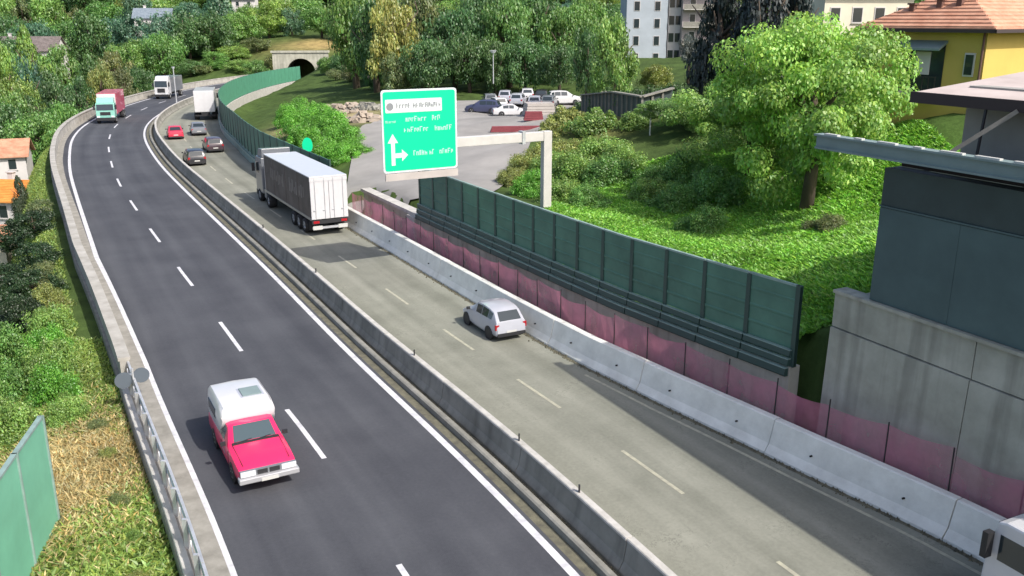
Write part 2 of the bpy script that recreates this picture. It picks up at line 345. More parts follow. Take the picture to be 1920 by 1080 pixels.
def sheet(name, o0, o1, z, s0, s1, m, n=4, parent=None):
    al = []; mb = MB(); N_ = int(s1-s0); n += 1
    for q in range(N_+1):
        s = s0+(s1-s0)*q/N_
        for k in range(n):
            o = o0(s)+(o1(s)-o0(s))*k/(n-1); mb.v.append(tuple(rp(s, o, z))); al.append((o, s, 0))
    for q in range(N_):
        for k in range(n-1): a = q*n+k; mb.f.append((a, a+1, a+n+1, a+n))
    o = mb.build(name, m, parent); attr(o.data, 'along', al, 'FLOAT_VECTOR'); return o

# ------------------------------------------------------------------ terrain
PTS = np.array([
 # meadow and strip behind the near wall
 (12,40,2.6),(10,34,2.5),(5,42,2.5),(0,50,2.5),(-4,56,2.4),(20,46,4.2),(18,60,4.2),(10,58,3.0),(14,50,3.2),(8,50,2.7),
 # car park
 (-2,66,2.8),(5,66,2.9),(5,72,3),(0,90,3),(6,110,3),(0,127,3),(-8,100,3),(-11,80,2.6),(-20,95,2.4),(-25,110,1.8),(-30,130,1.5),(-10,127,3),(12,120,3.2),
 # bank, terrace, hill to the right
 (8,76,5.0),(12,76,6),(9,88,5.2),(15,90,6.5),(25,80,8),(30,60,10.2),(45,60,10.6),(25,53,8.6),(20,36,7.5),(26,30,9),(40,30,10),(35,90,9),(60,110,9),
 (20,112,7),(12,140,5),(30,150,8),(28,170,7),(16,66,5.0),(20,70,6.5),
 # wooded hills behind
 (-46,228,6),(-54,246,8),(-30,240,5),(-34,200,3),(0,180,6),(0,250,8),(60,200,9),(100,300,15),(0,320,13),(-60,300,12),(-120,320,12),(-200,350,14),
 (100,100,10),(-40,270,10),(0,450,46),(200,450,48),(-200,500,45),(-300,300,14),(300,200,16),(200,50,12),(80,0,12),(60,30,10.5),(300,600,80),(-300,600,70),
 # valley on the left
 (-75,130,-10),(-100,160,-9),(-60,90,-11),(-45,70,-10),(-80,80,-12),(-40,50,-8),(-30,45,-5.5),(-25,35,-3.2),(-60,40,-11),(-14,24,-0.9),(-20,28,-1.8),
 (-15,17,-0.9),(-35,25,-6),(-90,200,-6),(-75,180,-4),(-120,220,-4),(-70,220,0),(-150,150,-10),(-120,100,-12),(-130,280,5),(-70,255,8),(-10,8,-0.8),(-60,0,-10),(-200,60,-10),(30,0,8),(20,10,6)], dtype=float)
_d = np.linalg.norm(PTS[:, None, :2]-PTS[None, :, :2], axis=2)
_w = np.linalg.solve(np.block([[_d, np.ones((len(PTS), 1))], [np.ones((1, len(PTS))), np.zeros((1, 1))]]), np.r_[PTS[:, 2], 0])
def road_so(X, Y):
    X = np.atleast_1d(X).astype(float); Y = np.atleast_1d(Y).astype(float); s = np.empty(len(X)); o = np.empty(len(X))
    for a in range(0, len(X), 4000):
        x = X[a:a+4000]; y = Y[a:a+4000]
        d2 = (x[:, None]-C[None, :, 0])**2+(y[:, None]-C[None, :, 1])**2; i = d2.argmin(1); s[a:a+4000] = i
        off = (x-C[i, 0])*Nn[i, 0]+(y-C[i, 1])*Nn[i, 1]
        far = np.sqrt(d2[np.arange(len(x)), i]); off = np.where(np.abs(off) < far*.8, np.sign(off+1e-9)*far, off); o[a:a+4000] = off
    return s, o
LO = np.array([left_off(i) for i in range(NS)]); RO = np.array([right_off(i) for i in range(NS)])
def sstep(a, b, x): t = np.clip((x-a)/(b-a), 0, 1); return t*t*(3-2*t)
def terrain(X, Y):
    X = np.atleast_1d(np.asarray(X, float)); Y = np.atleast_1d(np.asarray(Y, float)); z = np.empty(len(X))
    for a in range(0, len(X), 4000):
        d = np.hypot(X[a:a+4000, None]-PTS[None, :, 0], Y[a:a+4000, None]-PTS[None, :, 1]); z[a:a+4000] = d@_w[:-1]+_w[-1]
    z += .25*np.sin(X*.31+1.3)*np.sin(Y*.27)+.12*np.sin(X*.9)*np.cos(Y*.8+.4)
    s, o = road_so(X, Y); si = s.astype(int)
    inn = (s < NS-2)
    l = LO[si]-1.9; r = RO[si]+np.where(s < 21.5, 6.0, np.where(s > 66, 1.3, 2.6))
    steep = np.where(s < 34, 3.0, 1.0)
    kl = sstep(0, 6*steep, l-o); kr = sstep(0, 1.0, o-r)
    zl = np.minimum(-0.45, z)*kl+(-0.45)*(1-kl)
    zr = z*kr+(-0.5)*(1-kr)
    far = s > 170
    zl = np.where(far, z*kl+(-0.45)*(1-kl), zl)
    zz = np.where(o < l, zl, np.where(o > r, zr, -0.5))
    # flat plate under the dark building by the road
    return np.where(inn, zz, z)
def tz(x, y): return float(terrain(x, y)[0])
xs = np.r_[np.arange(-420, -110, 14), np.arange(-110, -60, 3), np.arange(-60, 40, 0.9), np.arange(40, 80, 3), np.arange(80, 430, 14)]
ys = np.r_[np.arange(-30, 0, 3), np.arange(0, 100, 0.9), np.arange(100, 180, 1.8), np.arange(180, 300, 4), np.arange(300, 720, 15)]
GX, GY = np.meshgrid(xs, ys); gz = terrain(GX.ravel(), GY.ravel())
nx, ny = len(xs), len(ys)
idx = np.arange(nx*ny).reshape(ny, nx)
F = np.stack([idx[:-1, :-1], idx[:-1, 1:], idx[1:, 1:], idx[1:, :-1]], -1).reshape(-1, 4)
me = bpy.data.meshes.new('ground'); me.from_pydata(np.stack([GX.ravel(), GY.ravel(), gz], 1).tolist(), [], F.tolist()); me.update()
me.polygons.foreach_set('use_smooth', [True]*len(me.polygons))
X_, Y_ = GX.ravel(), GY.ravel()
gc = np.tile(np.array([0.06, 0.095, 0.028, 1.0]), (nx*ny, 1))
def cover(mask, c, k=1.0): gc[:, :3] = gc[:, :3]*(1-(mask*k)[:, None])+np.array(c)*(mask*k)[:, None]
cover(((X_ < -8) & (Y_ < 34)).astype(float)*np.exp(-((X_+15.5)/3.0)**2-((Y_-27)/3.5)**2), (0.34, 0.28, 0.11))
cover(np.exp(-((X_+47)/14)**2-((Y_-243)/10)**2), (0.34, 0.25, 0.11))
cover(np.exp(-((X_+22)/7)**2-((Y_-112)/14)**2), (0.35, 0.28, 0.17), .9)
cover(np.exp(-((X_-14)/9)**2-((Y_-48)/9)**2), (0.085, 0.19, 0.03))
cover(np.exp(-((X_-8)/3)**2-((Y_-82)/6)**2), (0.30, 0.24, 0.1), .8)
attr(me, 'cover', gc)
g = put('ground', me, m=M['ground']); tag(g, kind='structure')

# ------------------------------------------------------------------ carriageways, shoulder, markings
lc = sheet('left_carriageway', lambda s: left_par(s)-0.9, lambda s: 0.55, 0.0, 0, NS-2, M['tarmac_new']); tag(lc, kind='structure')
rc = sheet('right_carriageway', lambda s: 0.55, lambda s: right_off(s)+float(np.interp(s, [0, 62, 66], [2.4, 2.4, .6])), -0.004, 0, NS-2, M['tarmac_old'], 8); tag(rc, kind='structure')
sh = sweep([(-1.75, -.6), (-1.75, 0.02), (-0.62, 0.02), (-0.62, -.6)], 0, NS-2, base=left_par).build('left_shoulder', M['shoulder']); tag(sh, kind='structure')
def line(name, off, wd, s0, s1, m, parent, base=lambda s: 0.0, z=0.005):
    mb = MB(); n = max(2, int((s1-s0)/1.0)+1)
    for q in range(n+1):
        s = s0+(s1-s0)*q/n
        mb.v += [tuple(rp(s, base(s)+off-wd/2, z)), tuple(rp(s, base(s)+off+wd/2, z))]
    for q in range(n): a = 2*q; mb.f.append((a, a+1, a+3, a+2))
    return mb.build(name, m, parent)
line('edge_line', 0.0, 0.26, 0, NS-3, M['paint'], lc, left_off)
line('edge_line', 0.0, 0.24, 0, NS-3, M['paint'], lc)
def dash_off(s): return float(np.interp(s, [0, 31, 42, 54, 70, 86, 106, 123, 240], [-3.95, -3.97, -4.16, -4.45, -4.6, -4.6, -4.2, -3.95, -4.0]))
for k in range(17):
    c_ = 31.2-24+12*k-0.5*k*(k < 9)-4.5*(k >= 9)
    line('lane_dash', 0.0, 0.17, c_-2.25, c_+2.25, M['paint'], lc, dash_off)
for k, c_ in enumerate([7.5, 15, 22.2, 29.3, 36.4, 44, 52, 60, 68, 76, 84, 92, 100, 108, 116]):
    line('lane_dash', 0.0, 0.13, c_-1.6, c_+1.6, M['paint_worn'], rc, lambda s: float(np.interp(s, [0, 22, 44, 80, 240], [5.6, 5.1, 4.8, 4.2, 5.0])), 0.003)
line('edge_line', -0.55, 0.13, 2, 30, M['paint_worn'], rc, right_off, 0.003)
line('gutter_dirt', -0.06, 0.22, 2, 62, M['dirt'], rc, right_off, 0.002)
line('gutter_dirt', 0.42, 0.34, 2, NS-3, M['dirt'], lc, lambda s: 0, 0.003)

# median: low kerb, planted gap, concrete safety wall with pale coping
kb = sweep([(0.60, -.2), (0.60, 0.20), (0.66, 0.24), (0.80, 0.24), (0.84, 0.2), (0.84, -.2)], 0, NS-3).build('median_kerb', M['conc_old']); tag(kb, 'low grey concrete kerb along the edge line beside the median wall', 'kerb')
line('median_dirt', 0.98, 0.3, 0, NS-3, M['dirt'], lc, lambda s: 0, 0.02)
mw = empty('median_barrier', rp(40, 1.4), label='continuous dirty concrete safety wall between the two carriageways', cat='barrier')
mw_inv = Matrix.Translation(-mw.location)
prof = [(1.08, -.1), (1.08, 0.10), (1.22, 0.34), (1.31, 0.90), (1.49, 0.90), (1.58, 0.34), (1.78, 0.10), (1.78, -.1)]
cap = [(1.285, 0.903), (1.285, 0.965), (1.31, 0.99), (1.50, 0.99), (1.525, 0.965), (1.525, 0.903)]
s = 0.0
while s < NS-10:
    L_ = 6.0; e = min(s+L_-.03, NS-4)
    seg = sweep(prof, s, e, 1.5).build('wall_segment', M['conc_old'], mw); seg.location = -mw.location
    j = rnd.uniform(-.015, .015)
    cp = sweep([(o+j, z+abs(j)*.6) for o, z in cap], s, e, 1.5).build('coping', M['conc_cap'], seg)
    s += L_
for s in (20.6, 24.3, 33.0, 47.0, 59.0):      # reflector posts on the coping
    p = rp(s, 1.4); mb = MB(); mb.bar(p+Vector((0, 0, .97)), p+Vector((0, 0, 1.22)), .09, .05); o = mb.build('reflector', M['black'], mw); o.location = -mw.location

# left parapet (far) and guardrail (near)
lp = empty('left_parapet', rp(80, -10), label='pale concrete parapet along the outer curve above the valley', cat='parapet')
pprof = [(-1.62, -2.5), (-1.62, 0.92), (-1.68, 0.94), (-1.68, 1.06), (-1.22, 1.06), (-1.22, 0.94), (-1.28, 0.92), (-1.2, -.1), (-1.2, -2.5)]
s = 38.0
while s < NS-10:
    e = min(s+5.97, NS-4); seg = sweep(pprof, s, e, 1.5, base=left_par).build('wall_segment', M['parapet'], lp); seg.location = -lp.location; s += 6
# low steel barrier along the near parapet
gr = empty('guardrail', rp(20, -9.3), label='galvanised crash rail on posts beside the dry grass in the lower left corner', cat='guardrail')
s = 2.0
while s < 37:
    mb = sweep([(-1.30, .45), (-1.24, .50), (-1.30, .56), (-1.24, .63), (-1.30, .70), (-1.33, .70), (-1.27, .63), (-1.33, .56), (-1.27, .50), (-1.33, .45)], s, s+3.96, 1.0, base=left_par)
    o = mb.build('rail', M['galv'], gr); o.location = -gr.location
    mb = sweep([(-1.36, .82), (-1.28, .82), (-1.28, .90), (-1.36, .90)], s, s+3.96, 1.0, base=left_par)
    o = mb.build('top_rail', M['galv'], gr); o.location = -gr.location
    s += 4
for k in range(18):
    s = 2.4+2*k; p = rp(s, left_par(s)-1.42); mb = MB(); mb.bar(p+Vector((0, 0, -.5)), p+Vector((0, 0, .94)), .1, .12)
    q = rp(s+1, left_par(s)-1.42)
    o = mb.build('post', M['galv'], gr); o.location = -gr.location
    mb = MB(); mb.bar(p+Vector((0, 0, .05)), q+Vector((0, 0, .8)), .035); o = mb.build('brace', M['galv'], gr); o.location = -gr.location
kbl = sweep([(-1.72, -.3), (-1.72, .10), (-1.70, .13), (-1.5, .13), (-1.48, .1), (-1.48, -.3)], 0, 38, base=left_par).build('kerb', M['conc_cap']); tag(kbl, 'pale kerb under the near guardrail', 'kerb')

# right side: light concrete safety barrier segments
jb = empty('concrete_barrier', rp(30, 8.4), label='light grey concrete barrier running along the foot of the retaining wall', cat='barrier')
jprof = [(0, -.1), (0.0, .09), (.17, .36), (.34, 1.16), (.40, 1.2), (.60, 1.2), (.66, 1.16), (.76, -.1)]
s = 3.2; k = 0
while s < 62:
    e = s+6.1; j = rnd.uniform(-.02, .02)
    seg = sweep([(o+j, z) for o, z in jprof], s+.015, e-.02, 1.5, base=right_off).build('wall_segment', M['conc_light'], jb); seg.location = -jb.location
    for q in (1.4, 4.5):
        a = rp(s+q, right_off(s+q)+.205+j, .60); n_ = rp(s+q, right_off(s+q)-1, 0)-rp(s+q, right_off(s+q), 0)
        mb = MB(); mb.tube([a+n_*.06, a-n_*.1], .032, 8); mb.build('drain_hole', M['hole'], seg)
    s += 6.1; k += 1
# retaining wall behind it (near), with coping, and the noise fence on top
WALL = lambda s: right_off(s)+2.0
WT = lambda s: float(np.interp(s, [0, 30, 60], [2.5, 2.4, 2.25]))
rw = empty('retaining_wall', rp(35, WALL(35)), label='grey concrete retaining wall under the dark green noise fence', cat='wall')
FE0, FE1 = 22.5, 53.0                                  # noise fence from/to station
s = FE0
while s < FE1:
    e = min(s+4.0, FE1)
    seg = sweep([(0, -.3), (-.03, WT(s)-.02), (.45, WT(s)-.02), (.45, -.3)], s, e-.015, 1, base=WALL).build('wall_panel', M['conc_wall'], rw); seg.location = -rw.location
    s += 4.0
seg = sweep([(.06, -.3), (.04, 2.0), (.45, 2.0), (.45, -.3)], FE1+1.2, 63, 1, base=WALL).build('wall_panel', M['conc_wall'], rw); seg.location = -rw.location
seg = sweep([(-.1, 2.0), (-.1, 2.22), (.6, 2.22), (.6, 2.0)], FE1-.2, 63.2, 1, base=WALL).build('coping', M['conc_cap'], rw); seg.location = -rw.location
seg = sweep([(-.25, -.3), (-.28, 2.0), (.02, 2.0), (.02, -.3)], FE1, FE1+1.2, 1, base=WALL).build('end_pillar', M['conc_cap'], rw); seg.location = -rw.location

nf = empty('noise_fence', rp(35, WALL(35), 2.4), label='dark green metal noise fence on the retaining wall, ending beside the dark building', cat='fence')
nf_off = -nf.location
PW = 2.02; s = FE0; k = 0
while s < FE1-.1:
    e = min(s+PW, FE1); zt = WT(s)+2.85; zb = WT(s)
    o = sweep([(.10, zb+.62), (.07, zt), (.13, zt), (.16, zb+.62)], s+.06, e-.06, 1, base=WALL).build('panel', M['green_dark'], nf); o.location = nf_off
    for r_ in range(3):                                # shallow ribs pressed into each panel
        zz = zb+1.1+.6*r_; q = sweep([(.085, zz), (.06, zz+.03), (.06, zz+.09), (.085, zz+.12)], s+.1, e-.1, 1, base=WALL).build('rib', M['green_dark'], o)
    o = sweep([(.05, zt), (.05, zt+.07), (.17, zt+.07), (.17, zt)], s+.02, e-.02, 1, base=WALL).build('top_cap', M['green_rail'], nf); o.location = nf_off
    for z0, z1, o0 in ((-.34, -.06, -.19), (.02, .26, -.10), (.34, .58, -.04)):
        o = sweep([(o0, zb+z0), (o0-.03, zb+z0+.05), (o0, zb+z1), (o0+.14, zb+z1), (o0+.14, zb+z0)], s+.03, e-.03, 1, base=WALL).build('rail', M['green_post'], nf); o.location = nf_off
        q = sweep([(o0-.02, zb+z1+.002), (o0-.02, zb+z1+.03), (o0+.15, zb+z1+.03), (o0+.15, zb+z1+.002)], s+.03, e-.03, 1, base=WALL).build('rail_lip', M['green_rail'], o)
    p = rp(s, WALL(s)+.1); mb = MB(); d_ = rdir(s)
    mb.bar(p+Vector((0, 0, zb)), p+Vector((0, 0, zt+.02)), .11, .2, up=d_); o = mb.build('post', M['green_post'], nf); o.location = nf_off
    s += PW
p = rp(FE0, WALL(FE0)+.1); mb = MB(); mb.bar(p+Vector((0, 0, WT(FE0))), p+Vector((0, 0, WT(FE0)+2.92)), .14, .2, up=rdir(FE0)); o = mb.build('end_post', M['green_post'], nf); o.location = nf_off

# red safety net on posts along the barrier
net = empty('safety_net_fence', rp(30, right_off(30)+.8), label='red plastic safety net on thin posts behind the concrete barrier', cat='safety net')
s = 4.0; k = 0
while s < 62:
    st = 2.0; h0, h1 = .9, 2.3+rnd.uniform(-.12, .10); h1b = 2.3+rnd.uniform(-.16, .10)
    mb = MB(); n = 4
    for q in range(n+1):
        ss = s+st*q/n; hh = h1+(h1b-h1)*q/n-.10*math.sin(math.pi*q/n)
        mb.v += [tuple(rp(ss, right_off(ss)+.86+.05*math.sin(3*ss), h0)), tuple(rp(ss, right_off(ss)+.86+.05*math.sin(2*ss+1), hh))]
    for q in range(n): a = 2*q; mb.f.append((a, a+2, a+3, a+1))
    o = mb.build('net_panel', M['net'], net); o.location = -net.location
    p = rp(s, right_off(s)+.84); mb = MB(); mb.tube([p, p+Vector((rnd.uniform(-.05, .05), rnd.uniform(-.05, .05), 2.42))], .022, 6); o = mb.build('post', M['black'], net); o.location = -net.location
    s += st

# far noise barrier along the curve towards the tunnel
FO = lambda s: right_off(s)+.55
ff = empty('curved_noise_barrier', rp(120, 9.5), label='long green noise barrier curving towards the tunnel beyond the parked cars', cat='fence')
s = 66.0
while s < 214:
    st = 2.5; e = s+st; zt = 4.0+.15*math.sin(s*.05)
    o = sweep([(.05, .95), (0.0, zt), (.07, zt), (.12, .95)], s+.05, e-.05, 1.25, base=FO).build('panel', M['green_dark'], ff); o.location = -ff.location
    q = sweep([(.125, 1.0), (.075, zt-.02), (.10, zt-.02), (.15, 1.0)], s+.06, e-.06, 1.25, base=FO).build('sunlit_outer_face', M['green_sunlit'], o)  # outer side coloured lighter to stand for the sun falling on it
    o = sweep([(-.12, -.1), (-.06, .9), (.3, .9), (.34, -.6)], s+.02, e-.01, 1.25, base=FO).build('plinth', M['green_rail'] if s < 118 else M['conc_cap'], ff); o.location = -ff.location
    o = sweep([(-.22, .62), (-.22, .82), (-.13, .82), (-.13, .62)], s+.02, e-.01, 1.25, base=FO).build('rail', M['green_rail'], ff); o.location = -ff.location
    p = rp(s, FO(s)+.04); mb = MB(); mb.bar(p+Vector((0, 0, .85)), p+Vector((0, 0, zt+.04)), .12, .2, up=rdir(s)); o = mb.build('post', M['green_post'], ff); o.location = -ff.location
    s += st

# ------------------------------------------------------------------ trees and shrubs
def leaf_mesh(name, centers, normals, size, tint, aspect=1.0, seed=0):
    rg = np.random.default_rng(seed); n = len(centers)
    nrm = normals/np.maximum(1e-6, np.linalg.norm(normals, axis=1))[:, None]
    a = np.cross(nrm, rg.normal(size=(n, 3))); a /= np.maximum(1e-6, np.linalg.norm(a, axis=1))[:, None]
    b = np.cross(nrm, a); sz = (size*rg.uniform(.6, 1.4, n))[:, None]
    v = np.stack([centers-a*sz*aspect, centers+b*sz*.62+nrm*sz*.15, centers+a*sz*aspect, centers-b*sz*.62+nrm*sz*.15], 1).reshape(-1, 3)
    me = bpy.data.meshes.new(name); me.vertices.add(4*n); me.vertices.foreach_set('co', v.astype(np.float32).ravel())
    me.loops.add(4*n); me.loops.foreach_set('vertex_index', np.arange(4*n, dtype=np.int32))
    me.polygons.add(n); me.polygons.foreach_set('loop_start', np.arange(0, 4*n, 4, dtype=np.int32)); me.polygons.foreach_set('loop_total', np.full(n, 4, np.int32))
    me.update(calc_edges=True); me.validate()
    attr(me, 'tint', np.repeat(np.c_[tint, np.ones(n)], 4, axis=0)); me.materials.append(M['leaf']); return me
def tints(rg, n, clump):
    t = np.clip(rg.normal(1, .16, n)*clump, .35, 1.8); w_ = np.clip(rg.normal(0, .10, n), -.25, .3)
    return np.stack([t*(1+w_), t, t*(1-.8*w_)], 1)
def crown_mesh(name, seed, n, size, shape='round', clumps=46):
    """unit crown: radius 1, z from 0 to 1; clumps of leaves with gaps between them"""
    rg = np.random.default_rng(seed)
    d = rg.normal(size=(clumps, 3)); d /= np.linalg.norm(d, axis=1)[:, None]
    if shape == 'round':
        r = rg.uniform(.35, 1, clumps)**.55; lob = 1+.22*np.sin(3*np.arctan2(d[:, 1], d[:, 0])+seed)+.12*rg.normal(size=clumps)
        c = d*r[:, None]*np.c_[lob*.82, lob*.82, np.full(clumps, .43)]+np.array([0, 0, .52]); cr = rg.uniform(.17, .30, clumps)
    elif shape == 'loose':                               # open spreading crown of separate boughs
        r = rg.uniform(.3, 1.05, clumps)**.6; az = np.arctan2(d[:, 1], d[:, 0]); lob = 1+.26*np.sin(3*az+seed)+.18*np.sin(5*az+2*seed)+.16*rg.normal(size=clumps)
        c = d*r[:, None]*np.c_[lob*.85, lob*.85, .42+.08*rg.normal(size=clumps)]+np.array([0, 0, .52]); cr = rg.uniform(.11, .26, clumps)
    elif shape == 'cone':
        z = rg.uniform(0.02, .97, clumps)**1.1; a = rg.uniform(0, 6.28, clumps); rr = (1-z)**.8*rg.uniform(.55, 1.0, clumps)
        c = np.c_[np.cos(a)*rr*.85, np.sin(a)*rr*.85, z]; cr = .10+.16*(1-z)
    elif shape == 'column':
        z = rg.uniform(.04, .95, clumps); a = rg.uniform(0, 6.28, clumps); rr = np.sqrt(np.clip(1-((z-.42)/.58)**2, .02, 1))*rg.uniform(.4, 1, clumps)
        c = np.c_[np.cos(a)*rr*.8, np.sin(a)*rr*.8, z]; cr = rg.uniform(.14, .26, clumps)
    else:                                                # shrub: sits on the ground
        r = rg.uniform(.3, 1, clumps)**.6; d[:, 2] = np.abs(d[:, 2]); c = d*r[:, None]*np.array([.85, .85, .72])+np.array([0, 0, .08]); cr = rg.uniform(.16, .30, clumps)
    k = rg.integers(0, clumps, n); g_ = rg.normal(size=(n, 3)); g_ /= np.linalg.norm(g_, axis=1)[:, None]; g_ *= (rg.uniform(0, 1, n)**.45)[:, None]
    squash = np.array([1, 1, .8 if shape not in ('round', 'loose') else .55])
    p = c[k]+g_*cr[k][:, None]*squash
    nn = g_+.5*rg.normal(size=(n, 3))+np.array([0, 0, .55])
    if shape == 'cone': nn = nn+np.c_[c[k][:, :2], np.zeros(n)]*1.2
    cl = rg.uniform(.74, 1.26, clumps)[k]
    return leaf_mesh(name, p, nn, size*np.ones(n), tints(rg, n, cl), seed=seed)
ROUND = [crown_mesh('crown', 10+i, 9500, .030, 'round', 60+8*i) for i in range(5)]
CONE = [crown_mesh('crown', 30+i, 8500, .032, 'cone', 90) for i in range(2)]
COLU = [crown_mesh('crown', 40+i, 8500, .032, 'column', 64) for i in range(2)]
SHRUB = [crown_mesh('foliage', 50+i, 6000, .040, 'shrub', 40+5*i) for i in range(4)]
NEAR = crown_mesh('crown', 77, 70000, .0150, 'loose', 96)
NEAR2 = crown_mesh('crown', 78, 60000, .0150, 'loose', 84)
NEARS = [crown_mesh('foliage', 80+i, 16000, .026, 'shrub', 70) for i in range(2)]
def trunk_mesh(seed, limbs=5):
    r_ = random.Random(seed); mb = MB()
    mb.tube([(0, 0, -.05), (r_.uniform(-.02, .02), r_.uniform(-.02, .02), .35), (r_.uniform(-.04, .04), r_.uniform(-.04, .04), .8)], [.045, .032, .008], 8)
    for k in range(limbs):
        a = 6.28*k/limbs+r_.uniform(-.4, .4); z = r_.uniform(.28, .55); l = r_.uniform(.18, .3)
        mb.tube([(0, 0, z), (math.cos(a)*l*.5, math.sin(a)*l*.5, z+.1), (math.cos(a)*l, math.sin(a)*l, z+.25)], [.018, .012, .004], 5)
    me = mb.mesh('trunk', True); me.materials.append(M['bark']); return me
TRUNK = [trunk_mesh(i) for i in range(3)]
def tree(x, y, top, rad, protos, colr, label, group=None, name='broadleaf_tree', cat='tree', low=.18, z=None):
    z = tz(x, y) if z is None else z; h = max(2.0, top-z)
    t = empty(name, (x, y, z), rnd.uniform(0, 6.28), label=label, cat=cat, group=group)
    tr = put('trunk', rnd.choice(TRUNK), t); tr.scale = (h*.9, h*.9, h)
    c = put('crown', protos if isinstance(protos, bpy.types.Mesh) else rnd.choice(protos), t, (0, 0, h*low)); c.scale = (rad, rad, h*(1-low))
    v = rnd.uniform(.88, 1.12); c.color = (colr[0]*v*rnd.uniform(.9, 1.12), colr[1]*v, colr[2]*v*rnd.uniform(.85, 1.1), 1)
    return t
def shrub(x, y, rad, h, colr, label, group=None, name='shrub', protos=None, z=None):
    o = put(name, rnd.choice(protos or SHRUB), None, (x, y, (tz(x, y) if z is None else z)-.15), rnd.uniform(0, 6.28)); o.scale = (rad, rad, h)
    v = rnd.uniform(.88, 1.12); o.color = (colr[0]*v, colr[1]*v, colr[2]*v, 1)
    return tag(o, label, 'shrub', group)
DG = (.098, .205, .062); MG = (.17, .34, .075); LG = (.24, .39, .085); YG = (.33, .38, .10); OL = (.19, .235, .085); BG = (.11, .23, .13); VD = (.030, .048, .042); CG = (.17, .42, .05)
def tree_px(px, Y, py_top, wpx, protos, colr, label, group=None, **k):
    p = survey_y(px, py_top, Y); dist = Y*math.cos(CAM_PITCH)+(CAM_H-p.z)*math.sin(CAM_PITCH)
    return tree(p.x, Y, p.z, wpx/2*dist/CAM_F, protos, colr, label, group, **k)

# the large near tree over the meadow
tree_px(1545, 50, 26, 410, NEAR, (.31, .52, .095), 'large light green walnut-like tree spreading over the meadow in front of the yellow house', low=.14)
tree_px(1415, 60, 140, 300, NEAR2, (.23, .41, .08), 'mid green broad tree at the left shoulder of the large tree', low=.06)
tree_px(1300, 72, 180, 190, NEAR2, (.18, .34, .08), 'low leafy tree standing between the hedge fence and the large tree', low=.0)
tree_px(1640, 60, 60, 180, ROUND, (.19, .29, .06), 'bushy tree in front of the yellow house balcony', low=.05)
# dark conifers and the pale weeping tree on the terrace
tree_px(1360, 84, -60, 150, CONE, VD, 'very dark tall conifer nearest to the grey apartment block', name='conifer_tree', low=.04)
tree_px(1440, 80, -90, 180, CONE, VD, 'very dark tall conifer, middle one of the dark clump', name='conifer_tree', low=.04)
tree_px(1500, 82, -70, 130, CONE, VD, 'very dark conifer right behind the large light green tree', name='conifer_tree', low=.04)
tree_px(1152, 98, 38, 110, COLU, (.27, .42, .09), 'pale yellow-green upright tree beside the slatted hedge fence', name='upright_tree', low=.03)
tree_px(1230, 100, 118, 70, ROUND, (.24, .30, .07), 'small yellowish tree behind the terrace hedge', low=.05)
tree_px(1295, 104, 62, 60, ROUND, (.13, .17, .14), 'slender grey-green tree in front of the apartment balconies', low=.4)
tree_px(1105, 110, 45, 70, ROUND, DG, 'dark narrow tree left of the pale upright tree', low=.05)
# wood behind the car park
wood = [(735,140,-20,120,YG),(790,150,-40,130,OL),(850,142,10,130,DG),(905,150,-30,120,DG),(955,140,-10,120,MG),(1010,146,-45,130,DG),(1060,140,5,110,MG),
        (700,150,-10,110,DG),(660,165,-30,110,MG),(880,136,60,100,DG),(800,134,70,110,DG),(985,134,70,110,DG),(1050,130,80,90,DG),(740,136,95,80,OL),(930,134,75,70,DG),(1100,150,-20,90,MG)]
for k, (px, Y, pt, wd, c) in enumerate(wood):
    tree_px(px, Y, pt, wd, ROUND, c, 'tall broadleaf tree in the wood behind the car park', 'wood behind the car park', low=.06)
# wooded hillside across the back
r2 = random.Random(3)
hill = [MG, MG, LG, DG, YG, OL, BG, LG, DG]
for row, (Y, y0, y1, st) in enumerate([(172, 60, 110, 46), (205, 30, 80, 50), (245, 0, 45, 52), (290, -25, 15, 50), (345, -50, -10, 54)]):
    px = -60+r2.uniform(0, 30)
    while px < 1990:
        Yj = Y+r2.uniform(-10, 10)
        skip = (row == 0 and (100 < px < 700 or px > 1080)) or (row == 1 and 90 < px < 690) or (row < 2 and 1130 < px < 1360) or (row == 2 and 400 < px < 690)
        pp = survey_y(px, 50, Yj); s_, o_ = road_so(pp.x, pp.y)
        if not skip and not (-14 < o_[0] < 13 and s_[0] < NS-3):
            c = hill[r2.randrange(len(hill))]
            if px < 500 and row < 3: c = r2.choice([BG, MG, DG, LG])
            sh_ = COLU if r2.random() < .25 else (CONE if r2.random() < .12 else ROUND)
            tree_px(px, Yj, r2.uniform(y0, y1), r2.uniform(75, 125), sh_, c, 'tree in the mixed wood covering the far hillside', 'far hillside wood', low=.05)
        px += st*r2.uniform(.75, 1.25)
# trees either side of the tunnel mouth and along the outer curve
for px, Y, pt, wd, c, p in [(545,262,15,60,BG,COLU),(600,255,10,80,MG,ROUND),(640,250,25,70,DG,ROUND),(500,262,0,80,LG,ROUND),(450,255,20,90,MG,ROUND),(400,246,50,100,MG,ROUND),
        (350,240,40,90,DG,ROUND),(440,236,85,70,LG,ROUND),(480,240,70,60,OL,ROUND),(400,232,95,70,MG,ROUND),(355,226,110,60,DG,ROUND),(300,225,60,90,MG,ROUND),(660,240,60,70,MG,ROUND),(690,232,80,60,DG,ROUND),
        (250,225,70,90,MG,ROUND),(210,210,95,80,OL,ROUND)]:
    tree_px(px, Y, pt, wd, p, c, 'tree on the slope around the tunnel mouth', 'trees around the tunnel mouth', low=.05)
